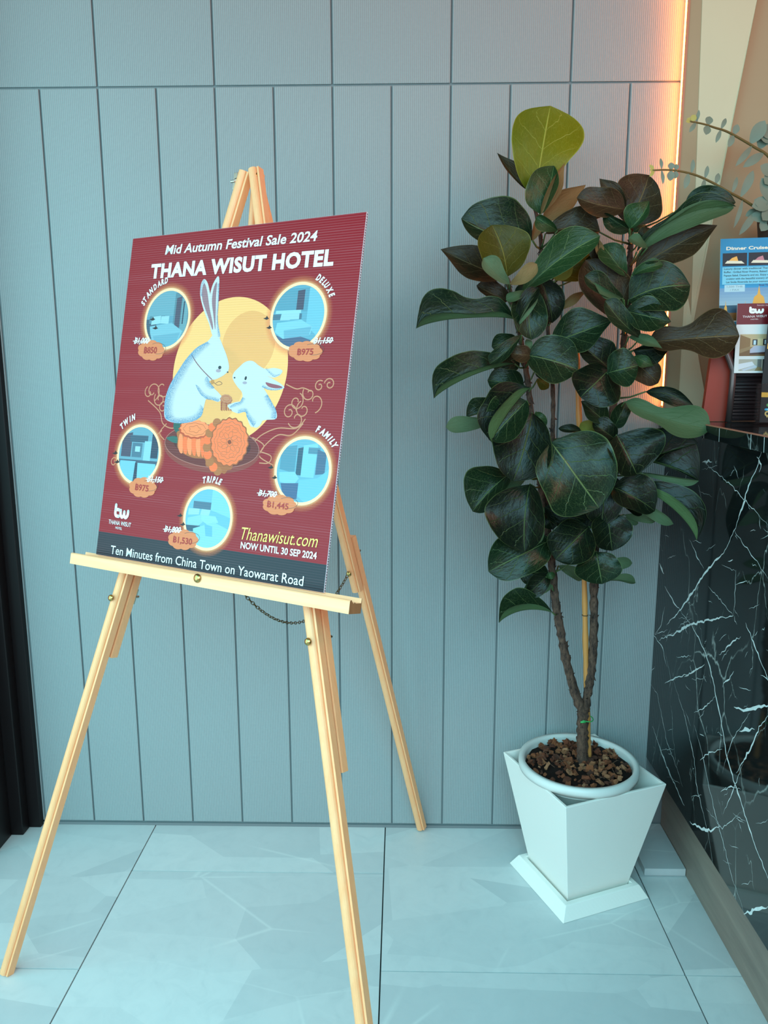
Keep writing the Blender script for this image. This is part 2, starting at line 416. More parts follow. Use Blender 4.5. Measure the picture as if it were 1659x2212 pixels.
# ------------------------------------------------------------------ setting: back wall of ribbed panels
bw = MB(); bw.box((-1.6,.0052,0), (.64,.12,2.95)); bw.box((.64,.0052,0), (.70,.12,1.071)); wall = struct(bw.build('wall_back', M_JOINT), 'wall of ribbed grey-blue panels with recessed joints')
def panel(x0, x1, z0, z1):
    g = .0019; m = MB(); m.box((x0+g, 0, z0+g), (x1-g, .0050, z1-g))
    o = m.build('panel', M_PANEL, wall, origin=((x0+x1)/2, 0, z0), bevel=.0016)
for n in range(-6, 11):
    x0 = PX0+n*PP; x1 = x0+PP
    if n == 10: x1 = .6275
    panel(max(x0,-1.58), x1, .009, ZT)
for k in range(-4, 6):
    x0 = PX0+PP*(2*k+1); x1 = x0+2*PP
    if x0 < -1.6: x0 = -1.58
    if x0 > .6: continue
    panel(x0, min(x1, .6275), ZT, 2.6)
bt = MB(); bt.box((-.935,-.0015,0),(.62,.0,.0075)); struct(bt.build('baseboard_back', simple('base_bead',(120,122,124),.6)), 'thin grey bead at the foot of the ribbed wall')
# ------------------------------------------------------------------ setting: beige wall with folded facets, LED
bb = MB()
YB = -.030
bb.box((.606,YB,1.072), (2.6,.12,2.95))
beige = struct(bb.build('wall_right', M_BEIGE), 'beige wall behind the reception counter')
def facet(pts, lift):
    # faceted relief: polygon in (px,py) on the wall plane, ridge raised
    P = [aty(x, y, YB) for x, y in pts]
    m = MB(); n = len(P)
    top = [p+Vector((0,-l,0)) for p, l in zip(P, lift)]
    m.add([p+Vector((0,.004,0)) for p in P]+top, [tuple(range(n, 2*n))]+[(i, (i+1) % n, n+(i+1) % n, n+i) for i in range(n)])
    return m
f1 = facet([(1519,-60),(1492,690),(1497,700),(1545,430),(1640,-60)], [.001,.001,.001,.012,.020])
M_FACET = simple('lit_facet_tone', (206,198,166), .6, 0, .3, 90, .05, vary=.03)  # paler than the beige wall, to paint in daylight caught by the facets
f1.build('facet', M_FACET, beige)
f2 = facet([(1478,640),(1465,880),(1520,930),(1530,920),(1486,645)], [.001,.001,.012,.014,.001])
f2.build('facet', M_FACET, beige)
# strip lit at the end of the beige wall
ls = MB(); ls.box((.6035,-.026,1.088), (.6058,-.010,2.9)); led = ls.build('led_strip', M_LED); tag(led, 'glowing warm LED strip in the slot between the ribbed wall and the beige wall', 'light')
le = MB(); le.box((.602,-.0315,1.075), (.606,-.0262,2.9)); lp = le.build('lit_wall_edge', simple('wall_edge_glow',(190,120,92),.5), led, origin=(0,0,0))  # salmon colour paints in the LED glow on the beige wall's edge
# ------------------------------------------------------------------ setting: ceiling and dark left frame
ce = MB(); ce.box((-2.6,-4.2,2.95), (3.2,.9,3.05)); struct(ce.build('ceiling', M_CEIL), 'plain lobby ceiling')
lf = MB(); lf.box((-1.14,-.017,0), (-.935,.0095,2.94)); lf.box((-1.14,-.052,0), (-.965,-.017,2.94))
lf.box((-1.14,-.135,0), (-.995,-.052,2.94)); lf.box((-1.14,-2.6,2.75), (-1.02,-.135,2.94)); lf.box((-1.14,-2.6,0), (-1.02,-.135,.05))
wl = struct(lf.build('wall_left', M_BLACK, bevel=.002), 'black metal door frame at the left edge of the ribbed wall')
# ------------------------------------------------------------------ reception counter
CX = .6235
ct = empty('reception_counter', (CX+.3,-1.2,0), 'black white-veined marble reception counter on a grey wood plinth', 'counter')
m = MB(); m.box((CX,-2.9,.203), (CX+.025,-.0005,1.038)); fp = m.build('front_panel', M_MARBLE, ct)
m = MB(); m.box((.687,-2.9,.0005), (CX+.62,-.0335,1.037)); m.build('body', simple('dark_carcass',(20,18,18),.7), ct)
m = MB(); m.box((.5935,-2.9,1.0385), (CX+.62,-.0325,1.066)); tp = m.build('countertop', M_MARBLE, ct, bevel=.0015)
m = MB(); m.box((.6705,-2.9,.0005), (.685,-.0005,.2025)); m.build('plinth', M_SKIRT, ct)
m = MB(); m.box((.5925,-2.9,1.0645), (.5958,-.034,1.0668)); m.build('edge_trim', simple('rose_edge',(196,122,100),.35,.3), ct)
# veins: polylines traced on the slab plane
def vein_strip(mb, pts, wd, X=CX-.0003):
    P = [at(x, y, 0, X) for x, y in pts]
    fine = []
    for a, b in zip(P[:-1], P[1:]):
        k = max(2, int((b-a).length/.008))
        for i in range(k):
            q = a.lerp(b, i/k); fine.append(q+Vector((0, R.uniform(-1,1)*.0022, R.uniform(-1,1)*.0022)))
    fine.append(P[-1]); n = len(fine); L = []; Rr = []
    for i, p in enumerate(fine):
        t = (fine[min(i+1,n-1)]-fine[max(i-1,0)]); t = t.normalized() if t.length > 1e-9 else Vector((0,0,1))
        s_ = Vector((0, -t.z, t.y)); ww = wd*(.35+.9*abs(noise.noise(p*38)))*min(1, .15+2.2*min(i, n-1-i)/n)
        L.append(p+s_*ww); Rr.append(p-s_*ww)
    o = mb.add(L+Rr, [(i, n+i, n+i+1, i+1) for i in range(n-1)])
vb = MB()
V1 = [([(1472,1322),(1500,1360),(1522,1405),(1536,1450),(1548,1510),(1560,1570),(1568,1630),(1585,1685),(1600,1730),(1622,1800),(1640,1850),(1659,1895),(1690,1960)], .0042),
 ([(1424,1382),(1455,1370),(1490,1350),(1520,1342),(1556,1335),(1584,1330)], .0050),
 ([(1586,1528),(1610,1535),(1640,1528),(1662,1524)], .0070), ([(1596,1578),(1615,1577),(1630,1576)], .0045),
 ([(1645,975),(1635,1010),(1620,1040),(1608,1080),(1592,1130),(1582,1155)], .0034),
 ([(1582,1155),(1566,1190),(1545,1210),(1525,1235),(1510,1258),(1495,1280),(1475,1310),(1440,1350)], .0042),
 ([(1410,1570),(1425,1615),(1440,1655),(1460,1700),(1478,1740)], .0042), ([(1424,1215),(1434,1240)], .0045),
 ([(1405,1478),(1420,1500),(1432,1560),(1440,1600),(1462,1660),(1475,1700)], .0014),
 ([(1455,1470),(1480,1550),(1500,1640),(1505,1700),(1520,1760),(1533,1820),(1540,1870)], .0014),
 ([(1500,1565),(1515,1620),(1530,1690),(1545,1760),(1565,1830),(1580,1890),(1610,1980)], .0016),
 ([(1490,1775),(1515,1790),(1535,1795),(1555,1785)], .0055), ([(1525,1745),(1560,1790),(1600,1755)], .001),
 ([(1608,1975),(1630,1966),(1659,1958)], .0045), ([(1659,1545),(1640,1570),(1620,1620),(1590,1670)], .003),
 ([(1530,1268),(1560,1300),(1584,1330)], .0014), ([(1490,1165),(1505,1200),(1520,1228)], .0018), ([(1522,1000),(1560,1030),(1600,1070),(1640,1115),(1659,1135)], .0013),
 ([(1585,1145),(1610,1180),(1640,1220),(1659,1250)], .0015), ([(1610,1345),(1640,1420),(1659,1470)], .0028), ([(1436,1475),(1470,1460),(1492,1456)],.0024), ([(1478,1462),(1510,1445),(1522,1435)],.0036),
 ([(1552,1415),(1580,1390),(1600,1375)], .0024),([(1560,1482),(1575,1465),(1585,1450)],.0028),([(1435,1265),(1455,1300),(1472,1322)],.0030),([(1410,1370),(1432,1400),(1440,1440)],.0022),
 ([(1500,1540),(1520,1530),(1545,1505)],.0018),([(1512,1640),(1535,1625),(1560,1618)],.0022),([(1556,1710),(1580,1700),(1600,1705)],.0018),([(1590,1230),(1585,1330)],.0014),([(1560,1670),(1580,1600),(1620,1540)],.0012),
 ([(1436,1310),(1428,1350),(1415,1372)],.002),([(1516,1000),(1530,996),(1538,998)],.004),([(1634,985),(1645,1005),(1640,1020)],.0035),([(1562,1760),(1590,1690),(1605,1650)],.0016)]
for pts, wd in V1: vein_strip(vb, pts, wd*.95)
for k in range(90):
    x = R.uniform(1405,1655); y = R.uniform(1000,2000)
    if (y-1635) > (x-1395)*1.58: continue
    a = R.choice((.5,2.2,1.2,-.3))+R.uniform(-.3,.3); L = R.uniform(8,34)
    vein_strip(vb, [(x,y),(x+L*.5*math.cos(a)+R.uniform(-3,3),y+L*.5*math.sin(a)),(x+L*math.cos(a),y+L*math.sin(a))], R.uniform(.0004,.0012))
tag(vb.build('marble_vein', M_VEIN, fp), kind='stuff')
vb = MB()
for y in (-.085,-.31,-.385,-.52,-.57):
    vb.add([(.5932,y,1.039),(.5932,y+.0016,1.039),(.5932,y+.0040,1.064),(.5932,y+.002,1.064)], [(0,1,2,3)])
tag(vb.build('marble_vein', M_VEIN, tp), kind='stuff')
# ------------------------------------------------------------------ easel
PO = Vector((-.3474,-.5558,.8323)); AL, TA, PL, PW = .5052, .2284, .6021, .52
U = Vector((math.cos(AL), -math.sin(AL), 0)); NH = Vector((-math.sin(AL), -math.cos(AL), 0))
V = Vector((0,0,1))*math.cos(TA) - NH*math.sin(TA); N = U.cross(V)
def lp(x, y, b):  # pixel -> point on the plane b metres in front of the board
    return onpl(x, y, PO+N*b, N)
ez = empty('easel', (-.35,-.55,0), 'tall beechwood tripod easel with brass bolts standing before the ribbed wall', 'easel')
def legprof(wd, dp):
    h = wd/2; d = dp/2
    pr = [(-h, -d), (h, -d), (h, d*.45), (h-.0035, d*.5), (h-.0048, d*.28)]
    c = -.0024; r = h-.0024
    for k in range(0, 9):
        a = math.pi*k/8
        pr.append((c+r*math.cos(a), d*.45+(d*.62)*math.sin(a)))
    return pr
def bar(name, P0, P1, wd, dp, side, front, mat=M_WOOD, bevel=.0006):
    m = MB(); m.extrude(legprof(wd, dp), P0, P1, side, front); o = m.build(name, mat, ez, bevel=0); return o
def leg_frame(P0, P1, front):
    t = (P1-P0).normalized(); s_ = t.cross(front).normalized(); f = s_.cross(t).normalized()
    if f.dot(front) < 0: f = -f
    if s_.dot(U) < 0: s_ = -s_
    return t, s_, f
bL = -.016
L_top = lp(541, 372, bL+.001); L_bot = lp(19, 2089, bL)
def ext0(P0, P1, z=0.0):
    t = (P1-P0); return P0+t*((z-P0.z)/t.z)
# left front leg
LT, LBm = lp(531, 372, bL), lp(268, 1250, bL); Lft = lp(18, 2085, bL)
t = (Lft-LT); Lft = ext0(LT, Lft, .004); 
_, sd, fr = leg_frame(LT, Lft, N)
bar('leg', LT, Lft, .021, .020, sd, fr)
q0 = LT.lerp(Lft, .25)-fr*.021; q1 = onpl(262, 1357, LT-fr*.021, fr)
q1 = LT.lerp(Lft, .578)-fr*.021
bar('leg_extension', q0, q1, .021, .021, sd, fr)
LEGL = (LT, Lft, sd, fr)
# right front leg
RT_, Rm = lp(551, 366, bL), lp(720, 1700, bL); Rft = ext0(RT_, Rm, .004)
_, sd, fr = leg_frame(RT_, Rft, N)
bar('leg', RT_, Rft, .021, .020, sd, fr)
q0 = RT_.lerp(Rft, .25)-fr*.021; q1 = RT_.lerp(Rft, .635)-fr*.021
bar('leg_extension', q0, q1, .021, .021, sd, fr)
LEGR = (RT_, Rft, sd, fr)
# small filler block between the legs at the top
mid = (LT+RT_)/2
m = MB(); m.extrude(legprof(.017, .018), mid-N*.020+V*.004, (mid-N*.020).lerp((Lft+Rft)/2, .18)-N*.012, U, N); m.build('hinge_block', M_WOOD, ez)
# rear leg
BT = mid-N*.040-V*.01-U*.009; BF = Vector((.050,-.022,.004))
BT2 = BT
hd = Vector((BF.x-BT.x, BF.y-BT.y, 0)).normalized()
_, sd, fr = leg_frame(BT, BF, NH)
def on_rear(y):  # parameter along the rear leg where it meets pixel row y
    best = 0
    for i in range(1001):
        P = BT.lerp(BF, i/1000); d = P-CAM; yy = 1106-F_PX*d.dot(UPV)/d.dot(FW)
        if yy <= y: best = i/1000
    return best
a1, a2 = on_rear(1272), on_rear(1165)
bar('leg', BT+fr*.010, BT.lerp(BF, a1)+fr*.010, .021, .019, sd, fr)
bar('leg_extension', BT.lerp(BF, a2)-fr*.010, BF-fr*.010+Vector((0,0,.0)), .021, .019, sd, fr)
REAR = (BT, BF, sd, fr, a1)
# bolts, wing nuts
def bolt(P, ax, r=.0075):
    m = MB(); m.lathe([(0,0),(r*.55,0),(r*1.05,.0006),(r,.0022),(r*.72,.0040),(r*.3,.0050),(0,.0052)], P, ax, 20)
    return m.build('bolt', M_BRASS, ez, smooth=True)
def wing(P, ax, up):
    ax = Vector(ax).normalized(); up = Vector(up); m = MB()
    m.lathe([(0,0),(.0055,0),(.0045,.006),(.0025,.0065),(.0025,.016),(0,.016)], P, ax, 12)
    for s_ in (-1, 1):
        m.obox(P+ax*.006+up*.009*s_, ax*.0045, up*.006, ax.cross(up)*.0012)
    return m.build('wing_nut', M_STEEL, ez, bevel=.0006)
bs = U
bolt(lp(555, 383, bL)+U*.0, U*1.0+N*.05, .0080)
wing(lp(516, 390, bL)-U*.002, -U, V)
def legpt(Lg, y, off):
    P0, P1, sd, fr = Lg[:4]
    for i in range(1001):
        P = P0.lerp(P1, i/1000); d = P-CAM
        if 1106-F_PX*d.dot(UPV)/d.dot(FW) > y: break
    return P+fr*off
bolt(legpt(LEGL, 1292, .0145)-LEGL[2]*.0024, LEGL[3], .0060); wing(legpt(LEGL, 1290, -.0335), -LEGL[3], (LEGL[1]-LEGL[0]).normalized())
bolt(legpt(LEGR, 1383, .0145)-LEGR[2]*.0024, LEGR[3], .0060); wing(legpt(LEGR, 1378, -.0335), -LEGR[3], (LEGR[1]-LEGR[0]).normalized())
rb = legpt(REAR, 1226, .0215+.003); bolt(rb, REAR[3], .0060); wing(legpt(REAR, 1205, -.021), -REAR[3], (BF-BT).normalized())
# chain
c0 = PO+U*.02+V*.035-N*.010; c1 = rb+REAR[3]*.004
m = MB(); pts = []
NCH = 62
for i in range(NCH+1):
    s_ = i/NCH; p = c0.lerp(c1, s_); p = p+Vector((0,0,-.118*4*s_*(1-s_))); pts.append(p)
for i in range(NCH):
    c = (pts[i]+pts[i+1])/2; t = (pts[i+1]-pts[i]); L = t.length; t = t.normalized(); sd_ = t.orthogonal().normalized()
    sd_ = (Matrix.Rotation(math.pi/2*(i % 2)+.5, 3, t) @ sd_)
    ring = [c+t*math.cos(a)*L*.68+sd_*math.sin(a)*.0027 for a in [2*math.pi*k/8 for k in range(9)]]
    m.tube(ring, .0008, 4, caps=False)
m.build('chain', simple('aged_brass',(120,98,60),.35,1.0), ez, smooth=True)
# tray
def w3(u, v, b): return PO+U*u+V*(v-.0062)+N*b
tl = MB(); prof = [(-.0055,-.017),(.029,-.0165),(.029,.0022),(.0275,.0040),(.0245,.0042),(.0225,.0015),(.0185,-.0012),(.0150,.0008),(.0120,-.0012),(-.004,-.0012),(-.0045,.006),(-.0055,.006)]
tl.extrude([(a, b) for a, b in prof], w3(-.294,0,0), w3(.327,0,0), N, V)
trp = tl.build('tray', M_WOODH, ez, bevel=0)
tl = MB(); tl.extrude([(a*.999,b*.999) for a,b in prof], w3(.3271,0,0), w3(.3273,0,0), N, V); tl.build('end_grain', M_END, trp)
pb = onpl(427, 1249, w3(0,0,.0293), N); m = MB(); m.lathe([(0,0),(.0045,0),(.0078,.0006),(.0074,.0022),(.0052,.0042),(.002,.0052),(0,.0053)], pb, N, 20); m.build('bolt', M_BRASS, trp, smooth=True)

# ------------------------------------------------------------------ poster board and its print
bd = empty('poster_board', (0,0,0), 'red corrugated plastic sale poster with two white rabbits and a yellow moon on the easel', 'poster')
bd.matrix_world = Matrix(((U.x,V.x,N.x,PO.x),(U.y,V.y,N.y,PO.y),(U.z,V.z,N.z,PO.z),(0,0,0,1)))
m = MB(); m.box((-PW/2,-.0008,-.0045),(PW/2,PL,0)); m.build('sheet', M_SHEET, bd, local=True, bevel=.0004)
m = MB()
for k in range(int(PL/.0042)):   # flute ends along the right cut edge
    m.box((PW/2-.0002, k*.0042+.0010, -.0036), (PW/2+.00015, k*.0042+.0032, -.0009))
tag(m.build('flute', simple('flute_shadow', (112,96,110), .8), bd, local=True), kind='stuff')
def pu(x, y):
    p = onpl(x, y, PO, N)-PO; return (p.dot(U), p.dot(V))
LAY = [0]
def ink(c, p): return tuple(x*.84 for x in c) if p is bd else c
class Art:
    """flat print built as thin coloured layers on the board (board coordinates)"""
    def __init__(s, name, parent, mat=None, z=None): s.m = MB(); s.m.col = []; s.name = name; s.parent = parent; s.mat = mat or M_PRINT
    def z(s): LAY[0] += 1; return .0001+LAY[0]*.0000025
    def poly(s, pts, c, alpha=1.0):
        z = s.z(); c = S(ink(c, s.parent))[:3]+(alpha,)
        from mathutils.geometry import tessellate_polygon
        vs = [Vector((p[0], p[1], 0)) for p in pts]
        tri = tessellate_polygon([vs]); fs = []
        for t in tri:
            a, b, cc = (vs[i] for i in t)
            fs.append(tuple(t) if (b-a).cross(cc-a).z > 0 else tuple(reversed(t)))
        s.m.add([(p[0], p[1], z) for p in pts], fs); s.m.col += [c]*len(pts)
    def ring(s, c0, r0, r1, ca, a0, a1, n=56):
        z = s.z(); c = S(ink(ca, s.parent))[:3]
        vs = []; 
        for r in (r0, r1): vs += [(c0[0]+r*math.cos(2*math.pi*k/n), c0[1]+r*math.sin(2*math.pi*k/n), z) for k in range(n)]
        s.m.add(vs, [(k, n+k, n+(k+1) % n, (k+1) % n) for k in range(n)]); s.m.col += [c+(a0,)]*n+[c+(a1,)]*n
    def disc(s, c0, r, c, ry=None, n=48, a=1.0):
        ry = ry or r; s.poly([(c0[0]+r*math.cos(2*math.pi*k/n), c0[1]+ry*math.sin(2*math.pi*k/n)) for k in range(n)], c, a)
    def fade(s, outer, inner, c, a0=1.0, a1=0.0):
        z = s.z(); c = S(c)[:3]; n = len(outer)
        s.m.add([(p[0],p[1],z) for p in outer]+[(p[0],p[1],z) for p in inner], [(i, i+1, n+i+1, n+i) for i in range(n-1)]); s.m.col += [c+(a0,)]*n+[c+(a1,)]*n
    def line(s, pts, wd, c, a=1.0):
        z = s.z(); c = S(c)[:3]+(a,); n = len(pts); P = [Vector(p) for p in pts]; L = []; Rr = []
        for i, p in enumerate(P):
            t = (P[min(i+1,n-1)]-P[max(i-1,0)]); t = t.normalized() if t.length else Vector((1,0)); q = Vector((-t.y, t.x))*wd/2
            L.append((p.x+q.x, p.y+q.y, z)); Rr.append((p.x-q.x, p.y-q.y, z))
        s.m.add(L+Rr, [(n+i, n+i+1, i+1, i) for i in range(n-1)]); s.m.col += [c]*(2*n)
    def mesh(s, vs, fs, c, a=1.0):
        z = s.z(); c = S(c)[:3]+(a,); s.m.add([(x, y, z) for x, y in vs], fs); s.m.col += [c]*len(vs)
    def done(s, local=True, label=None):
        return s.m.build(s.name, s.mat, s.parent, local=local, label=label)
def smooth_pts(pts, k=6, closed=True):
    n = len(pts); out = []
    rng = range(n) if closed else range(n-1)
    for i in rng:
        p0, p1, p2, p3 = (Vector(pts[(i+j) % n] if closed else pts[max(0, min(n-1, i+j))]) for j in (-1,0,1,2))
        for q in range(k):
            t = q/k
            out.append(tuple(.5*((2*p1)+(p2-p0)*t+(2*p0-5*p1+4*p2-p3)*t*t+(3*p1-p0-3*p2+p3)*t**3)))
    if not closed: out.append(tuple(pts[-1]))
    return out
def pup(pts): return [pu(*p) for p in pts]
# text as flat outlines
_tc = {}
def glyphs(body, bold=0.0, shear=0.0, space=1.0):
    key = (body, bold, shear, space)
    if key in _tc: return _tc[key]
    cu = D.curves.new('t', 'FONT'); cu.body = body; cu.size = 1; cu.offset = bold; cu.shear = shear; cu.space_character = space; cu.resolution_u = 3
    ob = D.objects.new('t', cu); me = D.meshes.new_from_object(ob)
    vs = [(v.co.x, v.co.y) for v in me.vertices]; fs = [tuple(p.vertices) for p in me.polygons]
    D.objects.remove(ob); D.curves.remove(cu); D.meshes.remove(me)
    _tc[key] = (vs, fs); return vs, fs
def face_up(vs, fs):
    out = []
    for f in fs:
        a, b, c = (Vector(vs[i]) for i in f[:3]); out.append(f if (b-a).cross(c-a) > 0 else tuple(reversed(f)))
    return out
def text(art, body, A, B, H, c, bold=0.0, shear=0.0, space=1.0, a=1.0):
    """A, B: board points of the left and right end of the baseline; H: cap height"""
    vs, fs = glyphs(body, bold, shear, space)
    if not vs: return
    cap = max(y for x, y in glyphs('H', bold)[0]); x0 = min(x for x, y in vs); x1 = max(x for x, y in vs)
    A = Vector(A); B = Vector(B); d = B-A; nrm = Vector((-d.y, d.x)).normalized()
    vv = [tuple(A+d*((x-x0)/(x1-x0))+nrm*(y/cap*H)) for x, y in vs]
    art.mesh(vv, face_up(vv, fs), c, a)
def arctext(art, body, cen, r, a0, a1, H, c, bold=.02, shear=.25):
    n = len(body)
    wds = []
    for ch in body:
        vs, fs = glyphs(ch, bold, shear); wds.append(max(x for x, y in vs)-min(x for x, y in vs)+.06)
    tot = sum(wds); acc = 0
    for ch, wd in zip(body, wds):
        vs, fs = glyphs(ch, bold, shear); cap = .7; x0 = min(x for x, y in vs); arcw = abs(a1-a0)*r*(wd/tot)
        am = a0+(a1-a0)*(acc+wd/2)/tot; acc += wd
        cs, sn = math.cos(am), math.sin(am); tx, ty = sn, -cs
        vv = []
        for x, y in vs:
            lx = ((x-x0)-wd/2+.03)/wd*arcw*.98; ly = y/cap*H
            vv.append((cen[0]+cs*(r+ly)+tx*lx, cen[1]+sn*(r+ly)+ty*lx))
        art.mesh(vv, face_up(vv, fs), c)

bg = Art('red_background', bd)
bg.m.col = []
bg.poly([(-PW/2+.0004,-.0004),(PW/2-.0004,-.0004),(PW/2-.0004,PL-.0004),(-PW/2+.0004,PL-.0004)], (168,8,28))
bg.poly([(-PW/2+.0004,-.0004),(PW/2-.0004,-.0004),(PW/2-.0004,.0430),(-PW/2+.0004,.0430)], (44,44,54))
bg.done()
def span(p, q): a, b = Vector(pu(*p)), Vector(pu(*q)); return (b-a).length
# moon
mo = Art('moon', bd); mc = pu(492,800); mr = span((492,643),(492,957))/2
mo.disc(mc, mr*1.0, (294,207,123), n=96); mo.disc((mc[0]-mr*.25, mc[1]-mr*.2), mr*.55, (298,212,130), n=60, a=.7); mo.disc((mc[0]+mr*.3, mc[1]+mr*.35), mr*.45, (298,210,128), n=60, a=.6)
mo.done()
# swirling cloud lines
CG = (196,122,88)
def swirl(pts, wd=.0019):
    cl = Art('cloud_swirl', bd); cl.line(smooth_pts(pup(pts), 6, False), wd, CG); cl.done()
def cspiral(x, y, r, turns=1.4, a0=0.0, sgn=1, wd=.0019, dx=.92):
    cx, cy_ = pu(x, y); rr = span((x, y), (x, y+r)); n = 40; cl = Art('cloud_swirl', bd)
    cl.line([(cx+rr*(1-t/n*.78)*math.cos(a0+sgn*turns*2*math.pi*t/n), cy_+rr*(1-t/n*.78)*math.sin(a0+sgn*turns*2*math.pi*t/n)) for t in range(n+1)], wd, CG); cl.done()
for a in ((330,845,22,1.1,-1.2,1),(352,838,26,.9,.5,-1),(345,862,17,1.2,2.5,1),(352,880,14,1.3,0,1),(322,848,14,.8,2,1),
          (690,834,13,1.2,1.0,1),(712,830,14,1.3,3.0,-1),(668,850,18,1.0,2.6,1),(640,868,20,1.2,1.2,-1),(625,890,18,1.3,.2,1),(655,885,20,1.1,2.0,1),(680,868,24,.7,-1.4,1),(640,905,22,.9,3.6,1),(246,998,12,1.3,-.5,1)): cspiral(*a)
for sw in ([(320,865),(345,890),(352,915),(372,925),(395,915)],[(618,830),(640,840),(655,838),(672,845)],[(660,905),(640,925),(600,925),(565,940),(545,960)],[(655,915),(630,940),(600,940),(570,965),(556,990)],[(545,945),(570,962),(560,985),(590,1005)],[(350,930),(332,948),(338,965),(350,985)],[(360,915),(345,935),(355,950)],[(560,975),(585,985),(580,1000),(560,1000)]): swirl(sw)
# plate and mooncakes
def ell(cx, cy_, rx, ry, rot=0, n=48, sc=0, k=0):
    """ellipse in pixel space; sc scallops"""
    out = []
    for i in range(n):
        a = 2*math.pi*i/n; f = 1+sc*math.cos(k*a)
        x = rx*f*math.cos(a); y = ry*f*math.sin(a); out.append((cx+x*math.cos(rot)-y*math.sin(rot), cy_+x*math.sin(rot)+y*math.cos(rot)))
    return pup(out)
pt = Art('plate', bd)
pt.poly(ell(458,970,104,52,.10,60), (160,60,50)); pt.poly(ell(458,964,102,46,.10,60), (124,40,36)); pt.poly(ell(458,960,84,34,.10,60), (92,28,28))
pt.line(ell(458,964,102,46,.10,60)+ell(458,964,102,46,.10,60)[:1], .0012, (170,98,86))
pt.poly(smooth_pts(pup([(390,942),(375,925),(380,902),(392,915),(398,935)])), (44,96,84)); pt.poly(smooth_pts(pup([(386,957),(372,955),(360,946),(376,942),(390,948)])), (52,104,92))
pt.done()
mk = Art('mooncake', bd); OC = (290,122,62); OD = (220,80,40); OL = (302,150,90)
side = [(388,930),(384,950),(384,968),(400,982),(425,990),(452,984),(456,940)]
mk.poly(smooth_pts(pup(side)), (204,108,56))
for k in range(7):
    x = 388+k*9.5; mk.poly(smooth_pts(pup([(x,938+k*1.5),(x-3,960),(x,976+k*1.6),(x+6,978+k*1.6),(x+7,955),(x+6,940+k*1.5)])), OC if k % 2 else OL)
mk.poly(ell(421,928,34,20,.05,60,.05,14), OD); mk.poly(ell(421,926,31,18,.05,60,.05,14), OL); mk.line(ell(421,927,24,13,.05,48,.05,8), .0009, (170,90,50)); mk.line(ell(421,927,12,7,0,30,.2,5), .0009, (170,90,50))
mk.poly(ell(478,972,38,52,.15,70,.045,16), (196,100,52))
for k in range(9):
    a = 2.0+k*.28; cx = 490+40*math.cos(a); cy_ = 962+58*math.sin(a)
    mk.poly(ell(cx-3,cy_+3,9,10,.2,14), OC if k % 2 else (206,112,60))
mk.poly(ell(496,955,41,53,.12,80,.035,18), (184,92,48)); mk.poly(ell(496,955,38.5,50,.12,80,.035,18), (296,130,72))
LN = (180,96,58)
def cl_(p): return p+p[:1]
mk.line(cl_(ell(496,955,32,43,.12,72,.05,12)), .0011, LN); mk.line(cl_(ell(496,955,26,35,.12,72,.04,12)), .0009, LN)
for k in range(8):
    a = 2*math.pi*k/8+.2; mk.line(cl_(ell(496+12*math.cos(a), 955+16*math.sin(a), 4.2, 7.5, a-1.5, 16)), .0009, LN)
    mk.line(cl_(ell(496+21*math.cos(a+.39), 955+29*math.sin(a+.39), 3.8, 6, a, 14)), .0008, LN)
mk.poly(ell(496,955,4,5,0,16), (160,70,40)); mk.line(cl_(ell(496,955,7,9,0,24)), .0008, LN)
mk.done()
# rabbits
RBW = (232,222,220); BL = (84,140,176)
rb1 = Art('rabbit_print', bd)
earL = [(460,726),(452,700),(441,672),(433,640),(434,616),(441,603),(449,612),(455,640),(462,680),(470,718)]
earR = [(462,722),(458,690),(453,650),(458,620),(468,600),(473,598),(474,612),(472,650),(470,690),(476,728)]
rb1.poly(smooth_pts(pup(earL)), RBW); rb1.poly(smooth_pts(pup(earR)), RBW)
rb1.poly(smooth_pts(pup([(459,712),(450,685),(438,650),(437,625),(442,612),(448,630),(453,665),(460,700)])), (176,124,132))
rb1.poly(smooth_pts(pup([(465,712),(461,680),(458,650),(462,622),(469,610),(467,640),(466,680)])), (170,120,130))
body = [(462,722),(448,738),(424,752),(402,776),(386,800),(368,830),(358,858),(355,884),(360,906),(380,914),(410,912),(438,906),(446,880),(452,856),(470,852),(482,862),(474,866),(460,864),(478,866),(480,856),(462,838),(452,826),(466,822),(488,808),(495,795),(491,772),(482,748),(472,726)]
body = [(462,722),(448,738),(424,752),(402,776),(386,800),(368,830),(358,858),(355,884),(358,905),(380,914),(412,912),(434,900),(440,882),(446,862),(458,864),(472,868),(480,860),(474,850),(460,836),(452,824),(470,818),(488,807),(495,795),(491,772),(482,748),(472,726)]
rb1.poly(smooth_pts(pup(body)), RBW)
rb1.line(smooth_pts(pup([(414,766),(425,784),(440,802),(458,820)]), 6, False), .0017, (120,72,78)); rb1.disc(pu(459,825), .0042, (226,146,80)); rb1.line(smooth_pts(pup([(462,826),(470,832),(480,829),(474,824),(466,828)]),5,False), .0008, (90,60,60))
rb1.poly(ell(475,794,3.4,3.8,.3,16), (26,50,58)); rb1.poly(ell(492,804,1.8,1.8,0,12), (50,60,66)); rb1.poly(ell(472,801,5.5,3.6,0,18), (214,180,192), .8)
rb1.done()
bl = Art('rabbit_shading', bd, M_SPECK)
def fadepx(o, i, a0=.95, c=BL): bl.fade(smooth_pts(pup(o), 6, False), smooth_pts(pup(i), 6, False), c, a0, 0.0)
fadepx([(448,738),(424,752),(402,776),(386,800),(368,830),(358,858),(355,884),(358,905)], [(456,744),(436,764),(414,790),(400,815),(385,842),(378,865),(376,888),(380,900)])
fadepx([(358,905),(380,914),(412,912),(434,900),(440,882)], [(362,893),(382,900),(408,898),(424,888),(432,872)])
